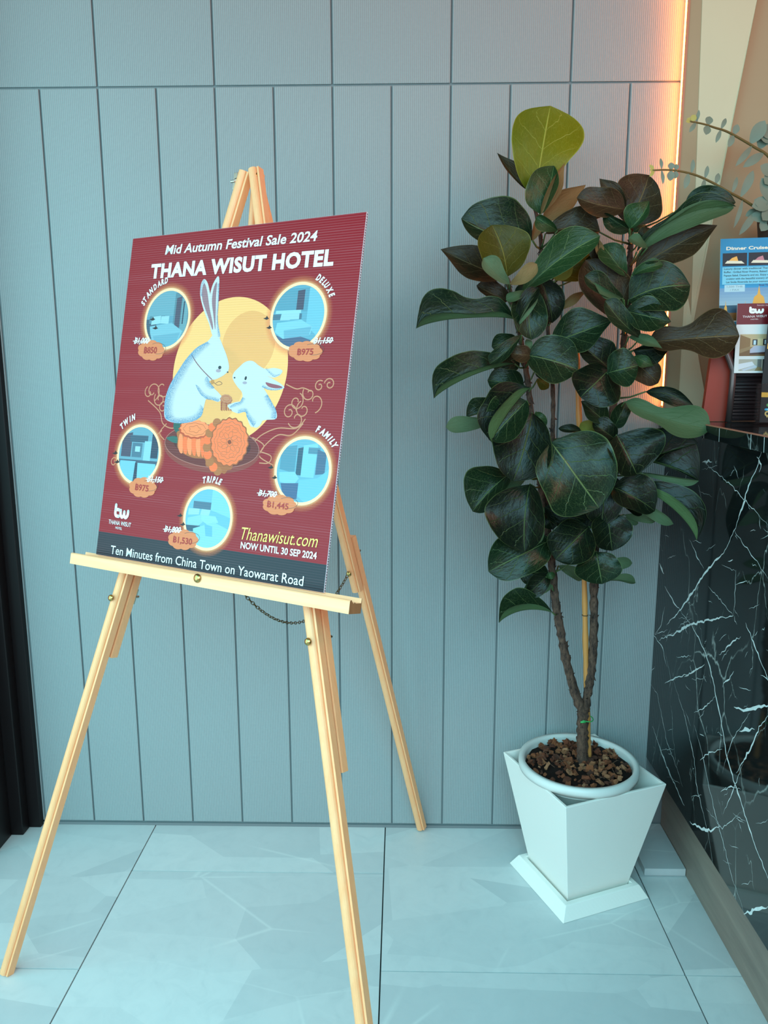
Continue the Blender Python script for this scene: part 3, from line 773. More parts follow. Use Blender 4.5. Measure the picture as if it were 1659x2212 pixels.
fadepx([(422,830),(432,850),(446,862),(458,864),(472,868)], [(434,838),(442,848),(452,853),(464,856),(476,860)], .9)
fadepx([(448,812),(454,826),(464,838)], [(440,822),(444,834),(452,842)], .9)
fadepx([(434,640),(433,620),(441,603)], [(440,640),(439,622),(445,612)], .6); fadepx([(474,612),(473,650),(471,690),(476,728)], [(469,614),(469,650),(467,690),(470,728)], .8)
body2 = [(503,818),(505,806),(514,796),(530,782),(546,780),(560,790),(574,797),(592,795),(610,800),(604,811),(590,816),(578,812),(592,820),(608,830),(614,838),(598,843),(580,842),(570,838),(578,852),(588,870),(597,888),(596,905),(570,908),(548,922),(540,918),(534,902),(530,890),(514,893),(498,886),(494,879),(506,872),(518,868),(524,858),(522,846),(512,834)]
rb2 = Art('rabbit_print', bd); rb2.poly(smooth_pts(pup(body2), 5), RBW)
rb2.poly(smooth_pts(pup([(546,903),(556,902),(566,910),(558,922),(548,922)])), RBW)
rb2.poly(smooth_pts(pup([(574,826),(588,829),(604,833),(610,837),(596,839),(580,835)])), (170,84,96)); 
rb2.poly(ell(531,817,2.4,4.4,.3,16), (20,44,52)); rb2.poly(ell(507,816,2.0,1.8,0,12), (40,52,60)); rb2.poly(ell(529,827,5,3,0,18), (206,180,196), .8)
rb2.poly(ell(489,863,13,10,.15,30,.05,10), (206,110,74)); rb2.poly(ell(489,861,12,9,.15,30,.05,10), (226,140,98)); rb2.line(cl_(ell(489,861,8,5.5,.15,24)), .0008, (176,84,60))
for k in range(5): rb2.poly(pup([(477+k*5,868+k*.6),(481+k*5,869+k*.6),(480.5+k*5,888),(477+k*5,886)]), (214,120,80) if k % 2 else (190,92,62))
rb2.poly(smooth_pts(pup([(492,876),(502,871),(518,868),(524,878),(512,886),(498,884)])), RBW)
rb2.done()
fadepx([(514,893),(530,890),(534,902),(548,922)], [(514,884),(532,880),(542,894),(556,910)], .9)
fadepx([(578,852),(588,870),(597,888),(596,905)], [(568,858),(576,874),(584,890),(582,903)], .9)
fadepx([(524,858),(518,868),(506,872),(496,879)], [(532,862),(524,874),(510,880),(500,883)], .8)
fadepx([(574,797),(582,806),(592,814),(604,810)], [(576,792),(586,802),(596,808),(606,806)], .6); fadepx([(566,836),(580,842),(598,843),(612,838)], [(568,830),(584,837),(598,839),(608,836)], .9)
bl.done()
# price clouds, room photographs in round frames
def clip_circle(poly, c, r, n=40):
    out = list(poly)
    for k in range(n):
        a = 2*math.pi*(k+.5)/n; nx, ny = math.cos(a), math.sin(a); inp = out; out = []
        def sd_(p): return (p[0]-c[0])*nx+(p[1]-c[1])*ny-r
        for i in range(len(inp)):
            p, q = inp[i], inp[(i+1) % len(inp)]; dp, dq = sd_(p), sd_(q)
            if dp <= 0: out.append(p)
            if (dp < 0 < dq) or (dq < 0 < dp): t = dp/(dp-dq); out.append((p[0]+(q[0]-p[0])*t, p[1]+(q[1]-p[1])*t))
        if not out: return []
    return out
B0, B1, B2, B3, B4, B5 = (104,160,180), (140,190,204), (176,212,220), (62,92,112), (84,78,98), (48,66,88)
SCN = {
 'standard': [((-1,-1,1,-1,1,1,-1,1), B0), ((-1,.1,.3,.1,.3,1,-1,1), (122,168,182)), ((.3,-.15,1,-.5,1,1,.3,.9), (96,136,150)), ((.38,-.3,.62,-.38,.62,.78,.38,.72), B4), ((.66,-.5,.95,-.7,.95,.75,.66,.7), (120,160,170)), ((.72,-.2,.78,-.2,.78,.6,.72,.6), B5), ((-.9,-.95,-.3,-.3,-.85,.0,-1,.0), B3), ((-.85,-.15,-.1,-.15,-.1,.12,-.85,.12), (90,136,152)), ((-.75,-.2,-.3,-.15,-.3,.12,-.72,.1), B2), ((-.3,-.15,.1,-.18,.1,.1,-.28,.1), B2), ((-.8,-.25,.25,-.15,.8,-.45,.55,-1,-.5,-1,-.75,-.5), (142,190,204)), ((-.6,-.6,.7,-.5,.5,-1,-.4,-1), (120,172,190)), ((.3,-1,.9,-.6,1,-1), B3)],
 'deluxe': [((-1,-1,1,-1,1,1,-1,1), (112,170,190)), ((-1,.15,.35,.15,.35,.9,-1,.9), (104,158,178)), ((-.9,.10,.1,.10,.1,.2,-.9,.2), (176,216,224)), ((.35,-.3,1,-.8,1,1,.35,.9), (132,194,212)), ((-.1,.2,.18,.2,.18,.85,-.1,.82), B4), ((-1,-.1,.15,-.1,.15,.08,-1,.08), (84,116,136)), ((-.7,-.12,-.3,-.12,-.3,.12,-.66,.1), B2), ((-.3,-.1,.05,-.1,.05,.12,-.3,.12), B2), ((-.8,-.2,.15,-.12,.6,-.35,.55,-.6,-.5,-.72,-.85,-.5), (150,204,218)), ((-.5,-.45,.58,-.35,.5,-.65,-.45,-.72), (124,176,196)), ((-1,-.5,-.5,-.72,.2,-.66,1,-.9,1,-1,-1,-1), (84,98,128))],
 'twin': [((-1,-1,1,-1,1,1,-1,1), (120,168,184)), ((-.9,-.1,-.4,-.1,-.4,.8,-.9,.7), B4), ((-.5,.45,.4,.45,.4,.7,-.5,.7), B3), ((-.35,-.1,.15,-.1,.15,.42,-.35,.42), (84,120,140)), ((-.2,.1,.05,.1,.05,.3,-.2,.3), B2), ((.25,-.2,.6,-.2,.6,.5,.25,.5), (160,206,218)), ((.6,-.1,.95,-.1,.95,.7,.6,.8), B5), ((-1,-.2,1,-.2,1,-.35,-1,-.3), (74,92,112)), ((-.9,-.25,-.1,-.25,-.15,-1,-.8,-1), (136,196,214)), ((.0,-.3,.9,-.3,.8,-1,.05,-1), (142,202,218)), ((-.12,-.3,.0,-.3,.05,-1,-.15,-1), B5)],
 'triple': [((-1,-1,1,-1,1,1,-1,1), (128,190,206)), ((-.7,.3,.1,.3,.1,.55,-.7,.55), (90,120,142)), ((.1,.3,1,.1,1,1,.1,1), (150,208,220)), ((-.9,.05,-.4,.1,-.4,.3,-.9,.28), B2), ((-.35,.1,.05,.1,.1,.3,-.3,.3), B2), ((-.9,-.05,-.3,.1,-.2,-.15,-.4,-.3,-.9,-.3), (160,208,218)), ((-.3,.1,.35,.1,.5,-.1,.0,-.2,-.25,-.1), (166,214,222)), ((-.95,-.3,-.3,-.28,-.2,-.5,-.9,-.5), B3), ((-.6,-.4,.3,-.1,1,-.3,.9,-1,-.5,-1), (156,210,222)), ((-.1,-.2,.25,-.25,.3,-.6,.0,-.6), (120,186,208))],
 'family': [((-1,-1,1,-1,1,1,-1,1), (122,180,198)), ((-.9,0,-.3,-.1,-.3,.8,-.9,.7), (100,150,170)), ((-.25,-.15,-.05,-.15,-.05,.75,-.25,.7), B3), ((-.05,-.2,.45,-.2,.5,.9,-.05,.8), (146,204,218)), ((.15,.55,.6,.55,.6,.75,.15,.75), (96,140,160)), ((.5,-.1,.85,-.05,.85,.6,.5,.7), (84,108,136)), ((-.9,-.1,-.3,-.05,-.1,-.25,-.3,-.5,-.85,-.4), (150,204,216)), ((-.1,-.3,.6,-.2,1,.1,.9,-.8,.2,-1,-.1,-.8), (130,194,214)), ((-.8,-.45,-.1,-.4,-.1,-.9,-.6,-1), (80,104,140))]}
CIR = {'standard':((361,689),(361,624.5),(361,754)), 'deluxe':((644,683),(644,610.5),(644,755)), 'twin':((299.5,982),(299.5,918),(299.5,1046)),
       'triple':((448.5,1120),(448.5,1051.5),(448.5,1188.7)), 'family':((653.5,1017),(653.5,943),(653.5,1090.7))}
for nm, (c, a, b) in CIR.items():
    ar = Art('room_picture', bd); cc = pu(*c); r = span(a, b)/2
    ar.ring(cc, r*.98, r*1.22, (300,170,110), .55, 0.0); ar.ring(cc, r*.98, r*1.08, (300,214,150), .8, 0.0)
    ar.disc(cc, r*1.01, (300,226,176), n=64)
    for pl, colr in SCN[nm]:
        p = [(cc[0]+pl[i]*r*.92, cc[1]+pl[i+1]*r*.92) for i in range(0, len(pl), 2)]
        p = clip_circle(p, cc, r*.92)
        if len(p) > 2: ar.poly(p, colr)
    ar.done()
    bi = Art('bird_print', bd)
    for dx, dy in {'standard':((328-361+2,0),(-25,19)), 'deluxe':((-68,4),(-62,24)), 'twin':((-50,-4),(-46,15)), 'triple':((-59,-7),(-53,12)), 'family':((-68,-8),(-60,14))}[nm]:
        x, y = c[0]+dx, c[1]+dy
        bi.poly(pup([(x-7,y+1),(x-1,y-1),(x+1,y-5),(x+3,y-1),(x+6,y+1),(x+2,y+3),(x,y+4)]), (40,20,26))
    bi.done()
for cx, cy_, rx in ((327,757,30),(660,759,38),(309,1053,31),(396,1166,34),(604,1091,38)):
    pc = Art('price_cloud', bd)
    for k in range(9):
        a = 2*math.pi*k/9; pc.poly(ell(cx+rx*.62*math.cos(a), cy_+13*math.sin(a), rx*.36, 9.5, .1, 18), (262,140,86))
    pc.poly(ell(cx, cy_, rx*.8, 14, .08, 24), (262,140,86))
    pc.line(pup([(cx+rx*.45+rx*.6*math.cos(t/14*4-2.2), cy_-4+12*math.sin(t/14*4-2.2)) for t in range(15)]), .0007, (96,70,60)); pc.done()
WH = (240,240,240)
def tpx(body, A, B, top, c=WH, **k):  # baseline ends in px, cap top px above A
    tx = Art('lettering', bd); text(tx, body, pu(*A), pu(*B), span(A, top), c, **k); tx.done()
tpx('Mid Autumn Festival Sale 2024', (357,550), (685,520), (358,531), bold=.018, shear=.12)
tpx('THANA WISUT HOTEL', (325,601), (720,572), (325,572), bold=.045, space=1.08)
for nm, wrd, r_, a0, a1 in (('standard','STANDARD',1.2,2.75,1.68),('deluxe','DELUXE',1.16,1.15,.42),('twin','TWIN',1.22,2.42,1.82),('triple','TRIPLE',1.14,1.88,1.22),('family','FAMILY',1.2,1.32,.58)):
    c, a, b = CIR[nm]; r = span(a, b)/2; tx = Art('lettering', bd); arctext(tx, wrd, pu(*c), r*r_, a0, a1, .0104, WH, .045); tx.done()
def price(old, new, A, B, C_, D_):
    tpx('B'+old, A, B, (A[0], A[1]-12), bold=.028, shear=.3)
    tx = Art('strike_line', bd); tx.line([pu(A[0]-2, A[1]-5), pu(B[0]+2, B[1]-5)], .0012, WH); w0 = (B[0]-A[0])/(len(old)+1)*.5; tx.done(); tx = Art('baht_stroke', bd); tx.line([pu(A[0]+w0*.9, A[1]+2), pu(A[0]+w0*1.3, A[1]-14)], .0010, WH); tx.done()
    tpx('B'+new, C_, D_, (C_[0], C_[1]-13), c=(168,44,36), bold=.03)
    w0 = (D_[0]-C_[0])/(len(new)+1)*.5; tx.line([pu(C_[0]+w0, C_[1]+2), pu(C_[0]+w0, C_[1]-15)], .0010, (168,44,36)); tx.done()
price('1,000', '850', (290,742), (322,742), (311,763), (339,763))
price('1,150', '975', (677,742), (719,741), (642,767), (677,766))
price('1,150', '975', (318,1040), (352,1043), (292,1058), (321,1062))
price('1,800', '1,530', (355,1148), (391,1151), (374,1171), (415,1177))
price('1,700', '1,445', (558,1070), (598,1074), (577,1095), (623,1101))
tpx('THANA WISUT', (235,1131), (283,1139), (235,1122), bold=0.0)
tpx('HOTEL', (250,1142), (264,1145), (250,1137))
tpx('NOW UNTIL 30 SEP 2024', (520,1184), (684,1208), (520,1170), bold=.02)
tpx('Ten Minutes from China Town on Yaowarat Road', (239,1196), (655,1266), (240,1178), bold=.004)
tpx('Thanawisut.com', (521,1165), (686,1183), (524,1139), c=(244,230,110), shear=.28, bold=-.004)
# rounded two-letter emblem
def emblem(ar, A, B, C_, c=WH, f=pu):
    """A left-bottom, B right-bottom, C left-top in px"""
    a = Vector(f(*A)); ux = Vector(f(*B))-a; uy = Vector(f(*C_))-a; w_ = ux.length*.155
    P = lambda x, y: tuple(a+ux*x+uy*y)
    def stroke(pts):
        sp_ = smooth_pts([P(*p) for p in pts], 6, False); ar.line(sp_, w_, c)
        for q in (sp_[0], sp_[-1]): ar.disc(q, w_/2, c, n=14)
    stroke([(.10,.92),(.10,.60),(.10,.28),(.17,.10),(.34,.08)]); stroke([(.10,.58),(.32,.58)])
    stroke([(.44,.56),(.46,.24),(.56,.06),(.67,.20),(.69,.48)]); stroke([(.69,.48),(.71,.20),(.81,.06),(.92,.24),(.94,.56)])
tx = Art('emblem', bd); emblem(tx, (246,1116), (278,1121), (249,1088))
tx.done()
# ------------------------------------------------------------------ planter, saucer, inner pot
PA = math.atan2(.086, .208); E1 = Vector((math.cos(PA), math.sin(PA), 0)); E2 = Vector((-math.sin(PA), math.cos(PA), 0))
PC0 = Vector((.4147, -.1900, 0))
def sqr(c, z, h): c = Vector((c.x, c.y, z)); return [c-E1*h-E2*h, c+E1*h-E2*h, c+E1*h+E2*h, c-E1*h+E2*h]
def loft(m, rings, close_top=False, close_bottom=True):
    n = 4; o = len(m.v); vs = [p for r in rings for p in r]
    fs = [(i*n+k, i*n+(k+1) % n, (i+1)*n+(k+1) % n, (i+1)*n+k) for i in range(len(rings)-1) for k in range(n)]
    if close_bottom: fs.append((3,2,1,0))
    if close_top: L = (len(rings)-1)*n; fs.append((L, L+1, L+2, L+3))
    m.add(vs, fs)
sc0 = Vector((.4115,-.2070,0))
m = MB(); loft(m, [sqr(sc0,.0005,.1135), sqr(sc0,.0275,.0985), sqr(sc0,.0285,.0965), sqr(sc0,.0285,.0855), sqr(sc0,.0130,.0850)], close_top=True)
so = m.build('planter_saucer', M_PLANTER, origin=sc0, bevel=.0012); tag(so, 'white square sloping-edged saucer on the tiled floor under the tall white planter', 'saucer')
m = MB(); loft(m, [sqr(PC0.lerp(sc0,.75),.0135,.0790), sqr(PC0,.2745,.1300), sqr(PC0,.2760,.1290), sqr(PC0,.2755,.1235), sqr(PC0.lerp(sc0,.7),.030,.0740)], close_top=True)
pl = m.build('square_planter', M_PLANTER, origin=(sc0.x, sc0.y, .0135), bevel=.0010); tag(pl, 'white square tapered planter holding the round pot of the fiddle-leaf fig', 'planter')
pc_ = Vector((.406,-.1918,.0)); fig = empty('fiddle_leaf_fig', (.406,-.1918,.05), 'tall two-stemmed fiddle-leaf fig with big dark leaves in a round white pot', 'plant')
ZR = .2958
m = MB(); m.lathe([(.066,.06),(.094,.2),(.114,.2625),(.1205,.2665),(.1225,ZR-.020),(.1335,ZR-.0195),(.1345,ZR-.012),(.1335,ZR),(.1225,ZR),(.1200,ZR-.006),(.1170,.262)], (pc_.x,pc_.y,0), seg=64)
m.f = m.f[:-1]; m.mi = m.mi[:-1]
m.build('pot', M_POT, fig, smooth=True, bevel=0)
# lump of soil
m = MB(); n = 28; 
vs = [(pc_.x, pc_.y, .288)]; fs = []
for i in range(1, 13):
    r = .1185*i/12
    for k in range(n):
        a = 2*math.pi*k/n; x = pc_.x+r*math.cos(a); y = pc_.y+r*math.sin(a)
        vs.append((x, y, .279+.008*noise.noise(Vector((x*30,y*30,0)))+(.006*(1-(r/.118)**2))))
for k in range(n): fs.append((0, 1+k, 1+(k+1) % n))
for i in range(11):
    for k in range(n): fs.append((1+i*n+k, 1+(i+1)*n+k, 1+(i+1)*n+(k+1) % n, 1+i*n+(k+1) % n))
m.add(vs, fs); tag(m.build('soil', M_SOIL, fig, smooth=True), kind='stuff')
# husk chips: a few shared meshes, copied
protos = []
for q in range(7):
    bm = bmesh.new(); bmesh.ops.create_cube(bm, size=1)
    bmesh.ops.subdivide_edges(bm, edges=bm.edges[:], cuts=1, use_grid_fill=True)
    for v_ in bm.verts:
        v_.co = Vector((v_.co.x*R.uniform(.75,1.1), v_.co.y*R.uniform(.6,.95), v_.co.z*R.uniform(.22,.5)))+Vector((R.uniform(-.12,.12),)*3)
    me = D.meshes.new('husk_chip'); bm.to_mesh(me); bm.free(); me.materials.append(M_CHIP); protos.append(me)
fw_ = wloc(fig)
for i in range(240):
    a = R.uniform(0, 2*math.pi); r = .112*math.sqrt(R.random()); x, y = pc_.x+r*math.cos(a), pc_.y+r*math.sin(a)
    s_ = R.uniform(.006, .017)*(1.1 if R.random() < .3 else .85)
    o = D.objects.new('husk_chip', protos[i % 7]); COL.objects.link(o); o.parent = fig
    o.location = Vector((x, y, .279+R.uniform(.001,.011)+.006*(1-(r/.118)**2)))-fw_
    o.rotation_euler = (R.uniform(-.9,.9), R.uniform(-.9,.9), R.uniform(0,6.3)); o.scale = (s_, s_, s_*1.0)
m = MB()
for i in range(22):
    a = R.uniform(0, 2*math.pi); r = .09*math.sqrt(R.random()); p = Vector((pc_.x+r*math.cos(a), pc_.y+r*math.sin(a), .292)); a2 = R.uniform(0,6.3)
    m.tube([p, p+Vector((math.cos(a2)*.012, math.sin(a2)*.012, .006)), p+Vector((math.cos(a2+.5)*.026, math.sin(a2+.5)*.026, -.002))], .0005, 4)
tag(m.build('root_fibres', simple('root_fibre',(110,78,60),.9), fig), kind='stuff')
# stems
SY = -.188
def stem(name, pts, r0, r1, mat=M_BARK, flakes=0, seg=14):
    P = [aty(x, y, SY+dy) for x, y, dy in pts]
    fine = []
    for i in range(len(P)-1):
        for k in range(8): 
            t = k/8; a = P[max(0,i-1)]; b = P[i]; c = P[i+1]; d = P[min(len(P)-1, i+2)]
            fine.append(.5*((2*b)+(c-a)*t+(2*a-5*b+4*c-d)*t*t+(3*b-a-3*c+d)*t**3))
    fine.append(P[-1]); n = len(fine)
    rad = [(r0+(r1-r0)*i/(n-1))*(1+.10*math.sin(i*1.9)+.05*R.uniform(-1,1)) for i in range(n)]
    m = MB(); m.tube(fine, rad, seg, jit=.16 if mat is M_BARK else 0)
    for k in range(flakes):
        i = R.randrange(1, n-1); p = fine[i].lerp(fine[i+1], R.random()); r = rad[i]; a = R.uniform(0, 2*math.pi)
        t = (fine[i+1]-fine[i]).normalized(); u_ = t.orthogonal().normalized(); q = (Matrix.Rotation(a, 3, t) @ u_); s_ = t.cross(q)
        h = R.uniform(.004, .009); o = p+q*r*.85
        m.add([o-t*.003-s_*.0025, o-t*.002+s_*.0025, o+t*.003+s_*.0015, o+q*h*.7+t*h*R.uniform(.2,1.0)*R.choice((1,-1))], [(0,1,3),(1,2,3),(2,0,3),(0,2,1)])
    return m.build(name, mat, fig, smooth=True), fine
trunk, _ = stem('trunk', [(1258,1660,0),(1258,1610,0),(1258,1570,0),(1260,1535,0)], .0125, .0120, flakes=6)
st_l, _ = stem('stem', [(1259,1540,0),(1240,1490,0),(1224,1430,0),(1212,1370,-.002),(1200,1300,-.004),(1192,1220,-.006),(1182,1140,-.008),(1166,1030,-.008),(1152,930,-.012),(1142,840,-.016),(1126,740,-.022),(1108,660,-.026),(1096,600,-.028)], .0105, .0042, flakes=120)
st_r, _ = stem('stem', [(1260,1545,.002),(1271,1490,.006),(1279,1430,.01),(1283,1350,.012),(1283,1250,.012),(1288,1150,.014),(1300,1040,.016),(1314,940,.018),(1332,840,.022),(1345,760,.026),(1352,680,.03),(1358,600,.032),(1362,540,.034),(1364,490,.034)], .0100, .0045, flakes=120)
st_m, _ = stem('stem', [(1182,1120,.0),(1190,1030,.01),(1194,930,.02),(1194,840,.022),(1184,720,.02),(1172,600,.016),(1166,500,.012),(1150,430,.010),(1145,405,.01)], .0052, .0034, flakes=50)
stk, sf = stem('bamboo_stake', [(1272,1640,.012),(1266,1450,.012),(1262,1250,.012),(1254,1000,.012),(1246,760,.014)], .0064, .0056, M_BAMBOO)
m = MB()
for y in (1330, 1520, 1160, 990): 
    p = min(sf, key=lambda q: abs((1106-F_PX*(q-CAM).dot(UPV)/(q-CAM).dot(FW))-y)); m.lathe([(0,-.0015),(.0068,-.0010),(.0073,0),(.0068,.0012),(0,.0015)], p, (0,0,1), 14)
m.build('node_ring', M_BAMBOON, stk, smooth=True)
tp_ = aty(1262, 1553, SY); m = MB()
m.tube([tp_+Vector((.016*math.cos(a)+.004, .016*math.sin(a)+.002, .0012*math.sin(a*2))) for a in [2*math.pi*k/24 for k in range(25)]], .0012, 6, caps=False)
m.obox(tp_+Vector((-.006,-.0165,0)), (.006,0,0), (0,.0006,0), (0,0,.002))
m.build('tie', M_TIE, fig, smooth=True)

# leaves.  (base px, tip px, wl, wr, offset base cm, offset tip cm, bend px, look, shape)
# wl / wr: apparent half widths left and right of the midrib (px); negative = that half is folded over and shows its underside
PROF = {'f': [(0,.0),(.04,.30),(.12,.52),(.24,.56),(.36,.46),(.48,.55),(.60,.85),(.72,1.0),(.84,.96),(.93,.68),(.975,.38),(1,.0)],
        'o': [(0,.0),(.04,.22),(.12,.40),(.25,.60),(.42,.82),(.58,.97),(.70,1.0),(.82,.93),(.91,.73),(.97,.42),(1,.0)],
        'r': [(0,.0),(.03,.34),(.10,.62),(.22,.84),(.38,.98),(.52,1.0),(.68,.95),(.82,.78),(.92,.52),(.975,.26),(1,.0)],
        'p': [(0,.0),(.05,.3),(.15,.6),(.32,.9),(.48,1.0),(.62,.9),(.75,.62),(.86,.34),(.94,.15),(1,.0)]}
def prof(kind, t):
    p = PROF[kind]
    for (a, x), (b, y) in zip(p[:-1], p[1:]):
        if a <= t <= b: s_ = (t-a)/(b-a); s_ = s_ if b < .1 or a > .9 else s_*s_*(3-2*s_)*.5+s_*.5; return x+(y-x)*s_
    return 0
NU, NV = 16, 5
def leaf(b, t, wl, wr, ob, ot, bend=0, look='d', shape='o', under=False, cup=.45, bulge=1.0):
    wl *= 1.13; wr *= 1.13; t = (t[0]+(t[0]-b[0])*.04, t[1]+(t[1]-b[1])*.04)
    B = aty(b[0], b[1], SY-ob*.01); T = aty(t[0], t[1], SY-ot*.01)
    d2 = Vector((t[0]-b[0], t[1]-b[1])); L2 = d2.length; nl = Vector((d2.y, -d2.x))/L2   # left of travel, pixel space (y down)
    mdep = (B.y+T.y)/2
    M = aty((b[0]+t[0])/2+nl.x*bend, (b[1]+t[1])/2+nl.y*bend, mdep-.010*bulge)
    Q = M*2-(B+T)/2
    sc = (M-CAM).dot(FW)/F_PX; view = (M-CAM).normalized()
    left = (RT*nl.x-UPV*nl.y).normalized()
    ph = R.uniform(0, 6.3); vs = []; uvs = []
    Ls = [wl, wr]; dep = []
    for wv, other in ((wl, wr), (wr, wl)):
        a = abs(wv)*sc; want = max(abs(wl), abs(wr))*sc
        k = math.sqrt(max(0, min(.06, want)**2-a*a))*.75 if wv > 0 else a*.8
        dep.append((k+a*cup*.6))
    wid = max(abs(wl)+abs(wr), 8)*sc
    for i in range(NU+1):
        u = i/NU; p = B*(1-u)**2+Q*2*u*(1-u)+T*u*u
        w_ = prof(shape, u)
        for j in range(-NV, NV+1):
            v = j/NV; side = 0 if v < 0 else 1; av = abs(v); wv = Ls[side]; sg = 1 if side == 0 else -1
            if wv >= 0: inp = wv*sc*av*w_*sg; dp = dep[side]*(.35*av+.65*av**2)*w_*(1 if cup >= 0 else -1)
            else:
                inp = wv*sc*math.sin(av*1.75)/math.sin(1.57)*w_*sg; dp = dep[side]*(1-(1-av)**1.6)*w_+.004*av
            w_ = prof(shape, u)*(1+.055*math.sin(u*8.5+ph*(1+side)))
            wave = wid*(.07*math.sin(u*9.5+ph+side*1.7)*av*av + .035*math.sin(u*4.2+ph*1.3)*(1-av))*w_
            wav2 = wid*.075*math.sin(u*5+ph*2+side*2.6)*av**3*w_
            vs.append(p+left*(inp+wav2*.6*sg)-view*(dp+wave)+UPV*0); uvs.append((u, v))
    nr = 2*NV+1
    fs = [(i*nr+j, i*nr+j+1, (i+1)*nr+j+1, (i+1)*nr+j) for i in range(NU) for j in range(nr-1)]
    # top face must look at the camera unless under
    a, b_, c_ = vs[fs[8*(nr-1)+ (NV if wr > 0 else NV-1)][0]], vs[fs[8*(nr-1)+(NV if wr > 0 else NV-1)][1]], vs[fs[8*(nr-1)+(NV if wr > 0 else NV-1)][2]]
    nn = (b_-a).cross(c_-a)
    if (nn.dot(view) < 0) == bool(under): fs = [tuple(reversed(f)) for f in fs]
    m = MB(); m.add(vs, fs); o = m.build('leaf', LM[look], fig, smooth=True)
    me = o.data; uvl = me.uv_layers.new(name='UVMap')
    for lp_ in me.loops: uvl.data[lp_.index].uv = uvs[lp_.vertex_index]
    ss = o.modifiers.new('smooth', 'SUBSURF'); ss.levels = 1; ss.render_levels = 1
    return o, B
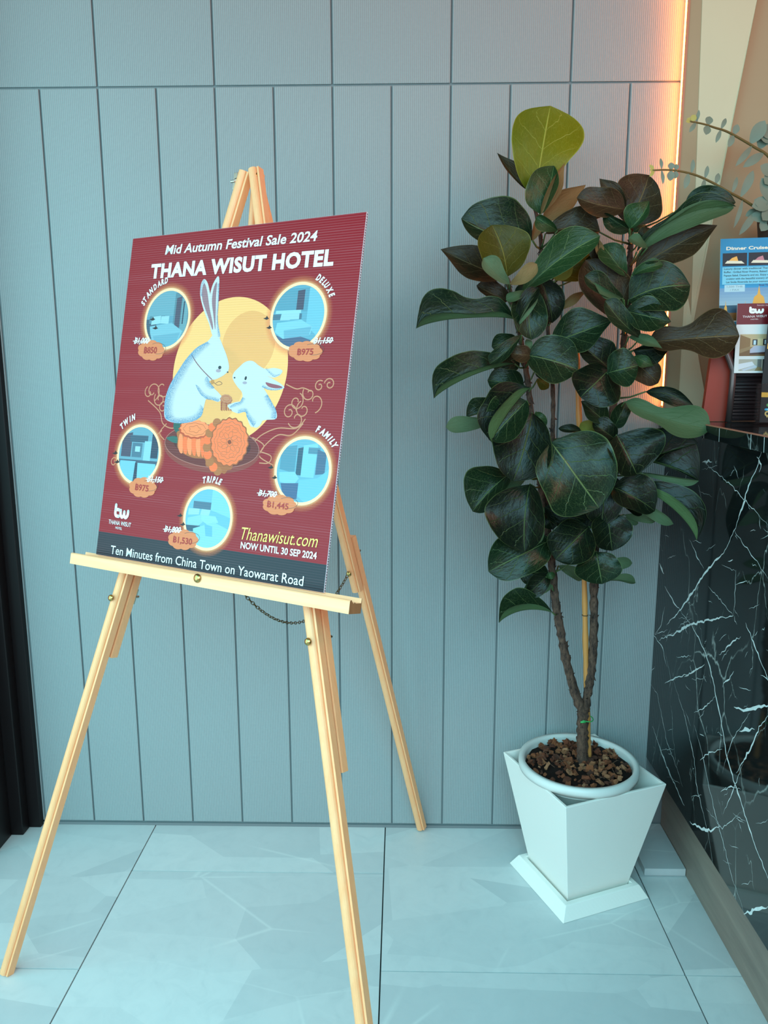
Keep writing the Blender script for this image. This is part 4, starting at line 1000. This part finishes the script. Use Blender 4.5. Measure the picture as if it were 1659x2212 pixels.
LEAVES = [
 # crown, upper left
 ((1157,425),(1188,236),69,66,0,-2,2,'b','o',0),
 ((1138,410),(1076,333),5,20,0,-3,3,'n','p',0),
 ((1168,463),(1196,362),46,12,3,1,-4,'g','r',0),
 ((1168,463),(1218,356),10,16,3.5,1.5,0,'n','p',1),
 ((1150,518),(1002,474),18,72,2,4,14,'d','r',0),
 ((1150,520),(1165,462),6,12,3,2,0,'n','p',1),
 ((1096,598),(1064,490),46,52,7,9,-6,'o','r',0),
 ((1090,602),(957,541),24,44,1,3,2,'n','p',0),
 ((1101,614),(1046,560),14,22,9,12,4,'u','o',1),
 ((1101,614),(1158,572),16,14,9,12,-6,'n','o',1),
 ((1128,632),(1290,514),42,24,5,9,10,'g','o',0),
 ((1200,606),(1230,548),22,20,1,0,0,'o','r',1),
 ((1196,600),(1290,535),34,32,-1,-2,0,'o','p',0),
 ((1205,605),(1300,562),12,16,-2,-3,0,'n','p',1),
 ((1178,505),(1292,500),44,14,2,3,10,'n','o',0),
 ((1204,498),(1160,470),18,12,5,7,0,'g','o',0),
 ((1172,475),(1262,402),18,26,-2,-4,4,'n','p',1),
 ((1228,462),(1328,452),10,14,-1,0,-3,'n','p',1),
 ((1292,500),(1298,580),4,16,2,1,-4,'n','p',0),
 ((1250,600),(1305,532),12,22,-2,-3,0,'g','p',0),
 # crown, right
 ((1350,452),(1250,428),20,38,2,4,4,'n','r',0),
 ((1352,448),(1297,388),22,20,1,2,0,'n','p',0),
 ((1352,482),(1400,382),50,44,0,0,-6,'n','r',0),
 ((1362,498),(1306,462),22,8,4,5,0,'d','r',0),
 ((1360,494),(1401,436),36,10,6,7,-6,'g','p',0),
 ((1368,500),(1394,486),8,7,-1,-2,0,'g','r',0),
 ((1375,545),(1582,450),34,-16,4,10,24,'d','f',0),
 ((1385,540),(1578,452),22,18,5,10,20,'g','o',1),
 ((1478,446),(1585,438),32,12,4,8,6,'d','r',0),
 ((1398,535),(1360,514),8,14,6,7,0,'g','o',1),
 ((1382,520),(1405,495),14,14,0,0,0,'d','r',0),
 ((1372,580),(1543,490),40,34,2,6,4,'n','p',0),
 ((1358,648),(1486,618),58,44,4,7,10,'d','r',0),
 ((1366,595),(1430,572),16,8,5,7,4,'g','o',0),
 ((1352,596),(1303,532),20,28,3,3,0,'g','o',0),
 ((1300,560),(1290,515),8,10,3,2,0,'n','p',1),
 ((1346,684),(1268,566),42,44,1,3,-6,'n','r',0),
 ((1348,648),(1266,598),12,26,5,8,6,'d','o',0),
 ((1345,645),(1285,610),10,8,6,9,8,'g','p',1),
 ((1352,672),(1446,694),38,34,6,9,0,'d','p',0),
 ((1384,730),(1310,652),14,28,7,9,6,'d','o',0),
 ((1352,690),(1318,676),8,8,5,8,0,'g','r',0),
 ((1400,740),(1590,726),54,38,3,8,2,'n','f',0),
 ((1358,728),(1428,752),14,8,6,8,4,'g','p',1),
 ((1368,756),(1444,750),6,36,1,2,0,'k','p',0),
 ((1372,780),(1420,826),26,26,0,1,0,'n','r',0),
 ((1370,770),(1410,790),12,12,3,4,0,'g','p',0),
 # middle
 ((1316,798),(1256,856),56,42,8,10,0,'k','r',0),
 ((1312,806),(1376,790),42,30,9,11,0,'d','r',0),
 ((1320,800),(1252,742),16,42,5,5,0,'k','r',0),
 ((1190,742),(1318,694),48,34,3,6,0,'d','p',0),
 ((1138,768),(1244,798),54,36,7,9,4,'d','r',0),
 ((1148,768),(1105,764),14,20,7,8,0,'n','r',0),
 ((1126,724),(1060,784),10,20,7,8,4,'d','o',0),
 ((1112,786),(944,858),-16,58,4,9,-10,'d','o',0),
 ((1113,690),(907,709),-22,74,4,8,-10,'d','f',0),
 ((1098,650),(1032,618),10,26,1,0,2,'n','r',0),
 ((1148,622),(1148,730),34,32,4,6,-6,'d','r',0),
 ((1164,600),(1192,694),30,26,0,0,6,'k','r',0),
 ((1210,668),(1266,630),8,10,-1,-3,3,'n','p',1),
 ((1192,690),(1215,650),5,9,-1,-2,0,'n','p',1),
 ((1116,700),(1162,624),20,10,6,7,4,'k','o',0),
 ((1118,704),(1158,640),2,12,6.5,7.5,4,'u','o',1),
 ((1140,630),(1095,648),8,12,6,7,0,'g','o',1),
 ((1150,600),(1118,640),14,14,0,1,0,'d','r',0),
 ((1118,732),(1064,748),20,18,2,3,0,'d','r',0),
 ((1120,770),(1070,800),22,18,0,1,0,'d','r',0),
 ((1132,832),(1056,822),24,30,1,2,0,'d','r',0),
 ((1146,838),(1066,952),-26,62,8,10,-4,'k','r',0),
 ((1138,866),(1060,948),30,48,7.9,9.9,0,'d','r',0),
 ((1066,908),(967,922),16,16,2,4,0,'u','o',1),
 ((1080,880),(1010,900),2,30,1,3,0,'d','r',0),
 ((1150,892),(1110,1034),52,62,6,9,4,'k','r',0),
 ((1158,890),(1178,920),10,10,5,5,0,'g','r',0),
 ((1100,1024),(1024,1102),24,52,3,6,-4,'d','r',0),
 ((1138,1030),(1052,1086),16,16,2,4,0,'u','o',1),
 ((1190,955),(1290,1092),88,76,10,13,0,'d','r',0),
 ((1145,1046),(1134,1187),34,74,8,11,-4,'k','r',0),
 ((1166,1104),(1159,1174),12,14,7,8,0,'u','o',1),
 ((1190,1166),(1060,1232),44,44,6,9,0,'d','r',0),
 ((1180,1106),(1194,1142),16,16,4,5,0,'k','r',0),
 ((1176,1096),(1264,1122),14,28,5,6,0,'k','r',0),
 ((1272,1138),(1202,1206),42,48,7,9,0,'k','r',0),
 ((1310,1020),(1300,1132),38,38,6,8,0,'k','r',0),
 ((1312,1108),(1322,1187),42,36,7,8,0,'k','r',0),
 ((1288,1192),(1300,1259),44,42,7,8,0,'d','r',0),
 ((1320,1214),(1364,1216),10,13,0,0,0,'u','r',1),
 ((1316,1254),(1371,1259),14,4,0,0,4,'u','o',1),
 ((1206,1222),(1258,1250),11,12,-1,-2,3,'u','o',1),
 ((1238,1212),(1262,1210),3,4,2,2,0,'u','o',1),
 ((1186,1240),(1140,1284),20,18,5,6,0,'k','r',0),
 ((1184,1236),(1122,1228),26,20,2,3,4,'d','r',0),
 ((1192,1264),(1150,1276),12,10,3,4,0,'u','r',1),
 ((1152,1252),(1136,1286),9,10,3,3,0,'g','o',1),
 ((1180,1246),(1199,1241),7,6,6,6,0,'g','r',0),
 ((1194,1324),(1082,1345),-18,50,5,9,-14,'d','o',0),
 # right, lower
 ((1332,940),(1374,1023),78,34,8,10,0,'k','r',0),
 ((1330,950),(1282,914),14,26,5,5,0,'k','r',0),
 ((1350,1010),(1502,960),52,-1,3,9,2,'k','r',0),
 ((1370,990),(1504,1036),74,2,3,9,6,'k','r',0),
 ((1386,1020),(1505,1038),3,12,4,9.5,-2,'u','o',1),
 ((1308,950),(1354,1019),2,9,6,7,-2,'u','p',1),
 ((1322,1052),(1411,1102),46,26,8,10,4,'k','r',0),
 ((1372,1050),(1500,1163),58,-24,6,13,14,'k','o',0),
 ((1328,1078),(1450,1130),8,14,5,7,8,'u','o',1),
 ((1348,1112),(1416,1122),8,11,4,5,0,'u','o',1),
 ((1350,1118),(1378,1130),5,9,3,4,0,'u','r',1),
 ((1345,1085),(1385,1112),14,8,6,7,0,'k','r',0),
 ((1350,868),(1528,925),38,26,7,13,-8,'g','f',1),
 ((1395,846),(1498,880),16,18,4,7,10,'k','p',0),
 ((1292,948),(1256,914),16,18,3,3,0,'o','r',1),
 ((1162,818),(1184,838),10,11,1,1,0,'o','r',0),
 ((1312,915),(1257,868),16,26,4,5,0,'d','p',0),
 ((1326,925),(1353,870),16,18,3,4,0,'d','r',0),
 ((1145,768),(1138,734),6,9,4,4,0,'u','o',1),
 ((1156,800),(1196,818),16,12,2,3,0,'d','r',0),
 ((1255,930),(1208,926),6,10,5,5,0,'k','r',0),
 ((1300,990),(1330,1030),20,20,1,1,0,'k','r',0),
 ((1290,1080),(1270,1140),20,20,1,1,0,'k','r',0),
]
NEEDPET = []
for Lf in LEAVES:
    b, t, wl_, wr_, ob, ot, bend, look, shape, und = Lf
    lo, Bp = leaf(b, t, wl_, wr_, ob, ot, bend, look, shape, und)
    NEEDPET.append((lo, Bp))
# short petioles from each leaf to the nearest stem
def centre_pts(o): return None
SP = {}
for so_, pts in ((st_l,[(1240,1490,0),(1224,1430,0),(1200,1300,-.004),(1192,1220,-.006),(1182,1140,-.008),(1166,1030,-.008),(1152,930,-.012),(1142,840,-.016),(1126,740,-.022),(1108,660,-.026),(1096,600,-.028)]),
                 (st_r,[(1283,1250,.012),(1288,1150,.014),(1300,1040,.016),(1314,940,.018),(1332,840,.022),(1345,760,.026),(1352,680,.03),(1358,600,.032),(1362,540,.034),(1364,490,.034)]),
                 (st_m,[(1190,1030,.01),(1194,930,.02),(1194,840,.022),(1184,720,.02),(1172,600,.016),(1166,500,.012),(1145,405,.01)])):
    P = [aty(x, y, SY+d) for x, y, d in pts]
    for a, b in zip(P[:-1], P[1:]):
        for k in range(6): SP.setdefault('all', []).append(a.lerp(b, k/6))
for lo, Bp in NEEDPET:
    tgt = min(SP['all'], key=lambda q: (q+Vector((0,0,.015))-Bp).length)
    m = MB(); midp = Bp.lerp(tgt, .5)+Vector((0,0,-.006)); m.tube([Bp, midp, tgt+Vector((0,0,-.004))], [.0016,.0017,.0024], 6)
    m.build('petiole', M_PETI, lo, smooth=True)

# ------------------------------------------------------------------ things on the counter
ZC = 1.0665
def thick_card(name, c, w_, h_, normal, up, art_fn, label, cat, base=(230,230,228), th=.0006, mat=None):
    """flat printed sheet; c is its lower left corner, seen from the front"""
    n_ = Vector(normal).normalized(); up = Vector(up); up = (up-n_*up.dot(n_)).normalized(); ux = up.cross(n_).normalized()
    o = empty(name, (0,0,0), label, cat)
    c = Vector(c); o.matrix_world = Matrix(((ux.x,up.x,n_.x,c.x),(ux.y,up.y,n_.y,c.y),(ux.z,up.z,n_.z,c.z),(0,0,0,1)))
    m = MB(); m.box((0,0,-th),(w_,h_,0)); m.build('sheet', simple('card_'+name, base, .4), o, local=True)
    ar = Art('printed_face', o, M_FLAT); art_fn(ar, w_, h_); ar.done()
    return o
def rect(ar, x0, y0, x1, y1, c): ar.poly([(x0,y0),(x1,y0),(x1,y1),(x0,y1)], c)
TL = .0
# brochure rack
YR = -.235
def rk(x, y, d=0.0): return aty(x, y, YR+d)
rack = empty('brochure_rack', (.70,-.22,ZC), 'dark slatted brochure rack with terracotta side and bent bronze tube on the marble counter', 'rack')
a = rk(1527,760); b = rk(1578,760)
zt_ = rk(1530,735).z
m = MB(); xl, xr = a.x+.006, rk(1580,800).x
m.add([(xl-.006,YR,ZC+.0005),(xr-.002,YR-.004,ZC+.0005),(xr,YR-.004,zt_),(xl+.006,YR,zt_),(xl-.006,YR+.012,ZC+.0005),(xr-.002,YR+.008,ZC+.0005),(xr,YR+.008,zt_),(xl+.006,YR+.012,zt_)],
      [(0,1,2,3),(5,4,7,6),(4,0,3,7),(1,5,6,2),(3,2,6,7),(4,5,1,0)])
m.build('side_panel', M_TERRA, rack)
m = MB(); tb = [rk(1546,700,-.012), rk(1556,730,-.014), rk(1576,778,-.016), rk(1584,800,-.018), rk(1582,830,-.018), rk(1572,926,-.018)]
tb[-1].z = ZC+.001
m.tube(tb, .0062, 12); m.build('tube_frame', M_TUBE, rack, smooth=True)
x0 = rk(1576,860).x; x1 = x0+.20
m = MB(); m.box((x0,YR+.012,ZC+.0005),(x1,YR+.020,rk(1600,752).z)); m.box((x0-.012,YR-.010,rk(1600,749).z-.0035),(x1,YR+.0118,rk(1600,749).z-.0005)); m.build('back_panel', M_RIBD, rack)
m = MB(); m.box((x0,YR-.012,rk(1600,806).z-.006),(x1,YR+.0115,rk(1600,806).z)); m.build('shelf', M_RIBD, rack)
m = MB()
for k in range(16): 
    z = ZC+.004+k*.0078
    if z < rk(1600,806).z-.010: m.box((x0+.001,YR+.006,z),(x1,YR+.0118,z+.0052))
tag(m.build('slat', M_RIBD, rack), kind='stuff')
# dinner cruise flyer
def art_cruise(ar, w_, h_):
    rect(ar, 0,0,w_,h_, (20,132,178)); rect(ar, 0,.30*h_,w_,.56*h_,(40,140,190))
    for k in range(6): rect(ar, 0,(.36+.03*k)*h_,w_,(.39+.03*k)*h_, (150-8*k*1, 176-k*6, 190-k*2))
    rect(ar, 0,0,w_,.36*h_,(60,36,44)); rect(ar, 0,.25*h_,w_,.38*h_,(20,70,96)); rect(ar, 0,.22*h_,w_,.31*h_,(120,76,30))
    text(ar, 'Dinner Cruise', (.075*w_,.895*h_), (.60*w_,.895*h_), .030*h_, (238,226,200), bold=.03)
    ar.poly([(.63*w_,.90*h_),(.64*w_,.985*h_),(.74*w_,.97*h_),(.88*w_,.99*h_),(.89*w_,.92*h_),(.86*w_,.86*h_),(.74*w_,.88*h_),(.66*w_,.865*h_)], (60,30,20))
    text(ar, 'Book', (.66*w_,.935*h_), (.81*w_,.94*h_), .030*h_, (240,196,60), bold=.03); text(ar, 'Now!!', (.66*w_,.885*h_), (.86*w_,.89*h_), .030*h_, (240,196,60), bold=.03)
    for i in range(3):
        x = (.03+.33*i)*w_; rect(ar, x,.745*h_,x+.31*w_,.865*h_,(14,16,34)); ar.poly([(x+.03*w_,.77*h_),(x+.28*w_,.765*h_),(x+.24*w_,.79*h_),(x+.06*w_,.795*h_)], (226,214,190)); ar.poly([(x+.08*w_,.795*h_),(x+.2*w_,.79*h_),(x+.18*w_,.835*h_),(x+.12*w_,.82*h_)], (236,170,80) if i != 1 else (190,120,130))
    rect(ar, .03*w_,.575*h_,.99*w_,.735*h_,(116,190,214))
    for i, tl in enumerate(('Luxury dinner with traditional Thai & international cuisine', 'Buffet : Grilled River Prawns, Baked Mussels, Salmon Sashimi', 'Papaya Salad, Desserts and etc. Enjoy wonderful dinner and live', 'cruising with the beautiful scenery of the Chao Phraya River', 'Let Smile Riverside be your memorable dining experience!')):
        text(ar, tl, ((.05+.03*(i>2))*w_,(.712-.031*i)*h_), ((.97-.03*(i>2))*w_,(.712-.031*i)*h_), .0165*h_, (20,30,44), bold=.02)
    rect(ar, .06*w_,.505*h_,.32*w_,.57*h_,(170,200,210)); text(ar, '1,500 THB', (.09*w_,.545*h_), (.29*w_,.545*h_), .016*h_, (110,130,140)); text(ar, '/ PAX', (.13*w_,.515*h_), (.25*w_,.515*h_), .016*h_, (110,130,140))
    text(ar, 'Boat Time 7.00 pm. To 9.00 pm.', (.50*w_,.555*h_), (.98*w_,.552*h_), .015*h_, (60,40,90), bold=.02)
    G = (222,160,60)
    def spire(cx, b0, hh, ww): ar.poly([(cx-ww,b0),(cx-ww*.75,b0+hh*.3),(cx-ww*.42,b0+hh*.36),(cx-ww*.3,b0+hh*.62),(cx-ww*.1,b0+hh*.7),(cx,b0+hh),(cx+ww*.1,b0+hh*.7),(cx+ww*.3,b0+hh*.62),(cx+ww*.42,b0+hh*.36),(cx+ww*.75,b0+hh*.3),(cx+ww,b0)], G)
    spire(.50*w_,.28*h_,.28*h_,.20*w_); spire(.08*w_,.26*h_,.17*h_,.05*w_); spire(.33*w_,.27*h_,.15*h_,.05*w_); spire(.68*w_,.28*h_,.15*h_,.05*w_); spire(.9*w_,.28*h_,.16*h_,.05*w_)
    for k in range(3): rect(ar, (.36+.03*k)*w_,(.30+.035*k)*h_,(.64-.03*k)*w_,(.308+.035*k)*h_,(150,92,30))
    def pic(cx, cy_, r, c1, c2): ar.disc((cx*w_,cy_*h_), r*w_, (236,226,220), n=30); ar.disc((cx*w_,cy_*h_), r*w_*.92, c1, n=30); p = clip_circle([(cx*w_-r*w_,cy_*h_-r*w_),(cx*w_+r*w_,cy_*h_-r*w_),(cx*w_+r*w_,cy_*h_-.1*r*w_),(cx*w_-r*w_,cy_*h_+.1*r*w_)], (cx*w_,cy_*h_), r*w_*.92); ar.poly(p, c2)
    ar.poly([(.35*w_,.05*h_),(w_,.0),(w_,.25*h_),(.6*w_,.2*h_)], (120,70,80)); ar.poly(ell_ := [(.85*w_+.26*w_*math.cos(t/12*6.283),.15*h_+.028*h_*math.sin(t/12*6.283)) for t in range(12)], (206,196,226))
    pic(.21,.12,.165,(70,150,190),(36,40,60)); pic(.48,.205,.135,(110,80,60),(60,40,40)); pic(.76,.27,.13,(150,110,70),(90,60,40)); pic(1.02,.33,.15,(30,90,140),(80,40,60))
    rect(ar, .05*w_,-.0,.45*w_,.045*h_,(190,156,100))
n_f = Vector((-.14,-1,.12))
c_ = aty(1556,762,YR+.02-.014); cr = thick_card('cruise_flyer', aty(1552,748,YR-.002), .150, .212, (-.10,-1,.14), (0,.14,1), art_cruise, 'blue dinner cruise flyer with gold temple photo, behind the maroon-topped hotel leaflet', 'flyer')
# hotel leaflet
def art_hotel(ar, w_, h_):
    rect(ar, 0,0,w_,h_, (214,210,208)); rect(ar, 0,.70*h_,w_,h_, (112,24,32))
    emblem(ar, (.30*w_,.865*h_), (.68*w_,.865*h_), (.30*w_,.945*h_), f=lambda x, y: (x, y))
    text(ar, 'โรงแรม ธนาวิสุทธิ์', (.50*w_,.965*h_), (.96*w_,.965*h_), .016*h_, (226,196,196))
    text(ar, 'THANA WISUT', (.15*w_,.795*h_), (.78*w_,.805*h_), .030*h_, (236,226,226)); text(ar, 'HOTEL', (.36*w_,.765*h_), (.56*w_,.768*h_), .014*h_, (236,226,226))
    # bedroom photo
    x0, y0, x1, y1 = .11*w_,.245*h_,1.02*w_,.56*h_; W_, H_ = x1-x0, y1-y0
    P = lambda *q: [(x0+q[i]*W_, y0+q[i+1]*H_) for i in range(0, len(q), 2)]
    for q, c in ((P(0,0,1,0,1,1,0,1),(150,120,84)),(P(0,.75,.3,.8,.8,.8,1,.98,1,1,0,1),(186,160,122)),(P(0,.3,.3,.45,.3,.8,0,.98),(140,104,66)),(P(.3,.42,.82,.42,.82,.8,.3,.8),(190,160,120)),(P(.36,.5,.5,.5,.5,.76,.36,.76),(40,34,40)),(P(.39,.52,.46,.52,.46,.72,.39,.72),(190,206,214)),(P(.62,.5,.8,.5,.8,.78,.66,.78),(40,34,40)),(P(.70,.54,.77,.54,.77,.74,.70,.74),(190,206,214)),(P(0,0,1,0,1,.2,.3,.3,0,.12),(120,84,52)),(P(.30,.14,.86,.20,.80,.46,.42,.48,.30,.30),(176,170,186)),(P(.30,.14,.86,.20,.86,.10,.30,.06),(80,50,44)),(P(.5,.5,.66,.5,.66,.8,.5,.8),(206,178,136))): ar.poly(q, c)
    x0, y0, x1, y1 = .11*w_,.03*h_,.80*w_,.20*h_; W_, H_ = x1-x0, y1-y0
    P = lambda *q: [(x0+q[i]*W_, y0+q[i+1]*H_) for i in range(0, len(q), 2)]
    for q, c in ((P(0,0,1,0,1,1,0,1),(170,160,146)),(P(0,.1,.6,.5,.5,.8,0,.6),(206,204,210)),(P(.2,0,.7,.3,.62,.5,.1,.1),(186,186,196)),(P(.7,.2,.85,.2,.85,1,.7,1),(110,104,100)),(P(.9,0,1,0,1,1,.9,1),(50,44,44)),(P(.6,.0,.9,0,.85,.3,.7,.35),(140,110,72))): ar.poly(q, c)
lw_ = .074; hh_ = (aty(1584,656,YR-.032).z-aty(1586,806,YR-.026).z)
hl = thick_card('hotel_leaflet', aty(1585,806,YR-.026), lw_, hh_*1.01, (-.06,-1,.06), (0,.06,1), art_hotel, 'white hotel leaflet with maroon head and bedroom photos on the brochure rack', 'leaflet')
# dark rate card behind, dark card in acrylic stand
def art_black(ar, w_, h_):
    rect(ar, 0,0,w_,h_, (20,20,22)); text(ar, 'O', (.12*w_,.90*h_), (.30*w_,.90*h_), .045*h_, (220,222,224), shear=.2); text(ar, 'L', (.14*w_,.84*h_), (.26*w_,.84*h_), .04*h_, (200,204,206))
    text(ar, '3', (.20*w_,.76*h_), (.30*w_,.76*h_), .03*h_, (220,222,224)); text(ar, 'S', (.22*w_,.74*h_-.03*h_), (.32*w_,.71*h_), .02*h_, (220,222,224))
    rect(ar, .04*w_,.545*h_,w_,.60*h_, (236,172,66)); text(ar, 'SINGLE', (.22*w_,.557*h_), (.9*w_,.557*h_), .028*h_, (120,60,20), bold=.02)
    for q in (.50,.455,.37,.285): ar.disc((.20*w_,q*h_), .05*w_, (226,186,96), n=14); ar.disc((.17*w_,q*h_), .035*w_, (240,206,130), n=14)
    text(ar, '2', (.3*w_,.272*h_), (.40*w_,.272*h_), .024*h_, (226,214,180)); text(ar, 'S', (.3*w_,.235*h_), (.40*w_,.235*h_), .024*h_, (226,214,180))
cc0 = aty(1641,868,YR-.050)
bk = thick_card('rate_card', cc0, .075, aty(1650,655,YR-.05).z-cc0.z, (-.05,-1,.05), (.045,.05,1), art_black, 'black room rate card with yellow bar, behind the clear acrylic stand', 'card', base=(34,34,36))
YA = YR-.085
def art_contact(ar, w_, h_):
    rect(ar, 0,0,w_,h_, (20,22,24)); ar.poly([(.10*w_,h_*.98),(.22*w_,.93*h_),(.12*w_,.90*h_),(.26*w_,.86*h_),(.3*w_,h_)], (178,40,50)); text(ar, 'A', (.20*w_,.92*h_), (.29*w_,.92*h_), .05*h_, (236,226,226), bold=.02)
    rect(ar, .0,.665*h_,w_,.79*h_, (240,176,70)); text(ar, 'SELL', (.14*w_,.69*h_), (.5*w_,.69*h_), .07*h_, (150,80,30), bold=.02)
    def rr(cx, cy_, rx, ry, c): ar.poly(smooth_pts([(cx-rx,cy_-ry),(cx+rx,cy_-ry),(cx+rx,cy_+ry),(cx-rx,cy_+ry)], 5), c)
    rr(.18*w_,.46*h_,.062*w_,.036*h_,(96,170,92)); ar.ring((.18*w_,.46*h_), .018*w_, .030*w_, (230,236,230), 1, 1, 16)
    rr(.15*w_,.345*h_,.062*w_,.026*h_,(60,170,214)); rect(ar, .11*w_,.332*h_,.19*w_,.36*h_,(150,216,236))
    ar.ring((.13*w_,.235*h_), .022*w_, .050*w_, (226,186,112), 1, 1, 20); ar.poly([(.085*w_,.225*h_),(.175*w_,.225*h_),(.13*w_,.125*h_)], (226,186,112)); ar.disc((.13*w_,.235*h_), .024*w_, (32,36,38), n=16)
    text(ar, 'A', (.24*w_,.225*h_), (.30*w_,.225*h_), .045*h_, (196,166,110)); text(ar, 'lo', (.22*w_,.15*h_), (.29*w_,.15*h_), .045*h_, (196,166,110)); text(ar, 'm', (.24*w_,.33*h_), (.30*w_,.33*h_), .03*h_, (180,190,196))
a0 = aty(1634,932,YA); a0.z = ZC+.004
hA = aty(1640,830,YA).z-a0.z
ca = thick_card('contact_card', a0+Vector((.004,0,0)), .105, hA, (-.03,-1,.10), (.03,.10,1), art_contact, 'black contact card with yellow bar and location pin icon inside the clear acrylic stand', 'card', base=(34,34,36))
ac = empty('acrylic_stand', a0+Vector((.05,0,-.003)), 'clear acrylic card stand on the marble counter at the right edge', 'stand')
m = MB(); UX = Vector((1,-.03,0)).normalized(); UZ = Vector((.03,.10,1)).normalized(); UN = UX.cross(UZ).normalized()
fc = a0+UX*.056+UZ*hA*.5
m.obox(fc+UN*.004, UX*.0585, UZ*(hA*.5+.001), UN*.001); m.obox(fc-UN*.005, UX*.0585, UZ*(hA*.5+.001), UN*.001)
m.obox(fc-UX*.0595, UX*.001, UZ*(hA*.5+.001), UN*.0058)
m.build('card_holder', M_ACRYL, ac, bevel=.0004)
m = MB(); m.box((a0.x-.006,a0.y-.004,ZC+.0003),(a0.x+.118,a0.y+.05,ZC+.0028)); m.build('foot', M_ACRYL, ac)
# vase and eucalyptus
YV = -.13
vx = aty(1706, 480, YV).x; vt = aty(1650,466,YV).z; rT = vx-aty(1640,470,YV).x
eu = empty('eucalyptus_vase', (vx,YV,ZC), 'dark brown tapered vase of grey-green eucalyptus sprigs at the right edge', 'plant')
m = MB(); m.lathe([(rT*.52,ZC+.0005),(rT*.60,ZC+.1),(rT*.8,vt-.1),(rT*.98,vt-.01),(rT,vt-.004),(rT*.97,vt),(rT*.90,vt-.004),(rT*.86,vt-.03)], (vx,YV,0), seg=28)
m.build('vase', M_VASE, eu, smooth=True)
def euleaf(parent_, p, d, nrm, L, w_, mat):
    d = Vector(d).normalized(); nrm = Vector(nrm); s_ = d.cross(nrm).normalized(); nn = s_.cross(d).normalized(); vs = []; K = 7
    for i in range(K+1):
        u = i/K; ww = w_*math.sin(math.pi*min(1, u*1.02))**.7*(.75+.35*u) if 0 < i < K else 0
        c = p+d*L*u+nn*L*.10*math.sin(u*3)
        vs += [c-s_*ww, c+nn*(-ww*.18), c+s_*ww]
    fs = [(i*3+j, i*3+j+1, i*3+j+4, i*3+j+3) for i in range(K) for j in (0,1)]
    m = MB(); m.add(vs, fs); return m.build('leaf', mat, parent_, smooth=True)
def sprig(pts, leaves, name='sprig', tipy=True):
    P = [aty(x, y, Y) for x, y, Y in pts]; fine = []
    for i in range(len(P)-1):
        for k in range(6):
            t = k/6; a = P[max(0,i-1)]; b = P[i]; c = P[i+1]; d = P[min(len(P)-1,i+2)]
            fine.append(.5*((2*b)+(c-a)*t+(2*a-5*b+4*c-d)*t*t+(3*b-a-3*c+d)*t**3))
    fine.append(P[-1]); n = len(fine); m = MB(); m.tube(fine, [.0016+.0018*i/n for i in range(n)], 7)
    sp_ = m.build(name, M_TWIG, eu, smooth=True)
    for (x, y, ang, L, wd, yel) in leaves:
        # nearest point of the twig in the picture
        def px_(q): d = q-CAM; z = d.dot(FW); return Vector((829.5+F_PX*d.dot(RT)/z, 1106-F_PX*d.dot(UPV)/z))
        q = min(fine, key=lambda q_: (px_(q_)-Vector((x, y))).length); sc = (q-CAM).dot(FW)/F_PX
        dv = (RT*math.cos(math.radians(ang))+UPV*math.sin(math.radians(ang))); fcn = -FW
        euleaf(sp_, q, dv-FW*R.uniform(-.15,.3), fcn+UPV*R.uniform(-.1,.1), L*1.15*sc, (wd+1.2)*sc, M_EUCY if yel else M_EUC)
    return sp_
sprig([(1490,262,-.20),(1520,268,-.19),(1545,276,-.18),(1570,284,-.17),(1600,300,-.16),(1630,318,-.15),(1662,340,-.14),(1700,400,-.13),(1704,470,-.13)],
      [(1493,262,150,10,5,1),(1493,262,60,14,6,1),(1493,262,185,12,3,1),(1504,265,80,22,3,0),(1504,266,235,26,4,0),(1528,270,75,18,8,0),(1528,270,255,22,8,0),(1558,280,65,24,4,0),(1558,281,250,26,4,0),(1586,292,70,20,7,0),(1586,292,245,28,6,0),(1620,310,60,46,15,0),(1624,314,230,58,6,0),(1648,330,215,50,9,0),(1640,326,75,36,14,0),(1660,338,60,30,14,0)])
sprig([(1410,368,-.22),(1440,367,-.21),(1470,370,-.20),(1505,379,-.19),(1540,395,-.18),(1575,415,-.17),(1610,434,-.15),(1642,455,-.14),(1680,478,-.13),(1700,510,-.13)],
      [(1412,368,130,14,3,1),(1412,368,235,18,3,1),(1410,368,180,7,2,1),(1428,368,92,24,3,0),(1430,368,272,30,3,0),(1450,368,95,14,7,0),(1450,368,265,20,8,0),(1462,369,85,12,5,0),(1462,369,265,16,6,0),(1495,374,85,26,4,0),(1490,374,255,32,6,0),(1522,386,80,24,4,0),(1522,388,250,28,4,0),(1548,398,75,22,5,0),(1548,398,255,22,5,0),(1580,414,72,34,4,0),(1578,414,262,26,5,0),(1600,428,65,56,9,0),(1602,430,252,58,4,0),(1638,452,235,60,7,0),(1640,454,200,30,9,0)])
for (x, y, ang, L, wd) in ((1668,440,120,52,16),(1668,450,160,40,14),(1674,300,100,40,16),(1680,290,170,36,16),(1660,472,170,34,12),(1672,380,150,34,14),(1668,470,110,30,12)):
    pts = [(x, y, -.15), (x+14, y+10, -.14), (1698, 480, -.13)]; sprig(pts, [(x, y, ang, L, wd, 0), (x, y, ang+70, L*.8, wd, 0)])
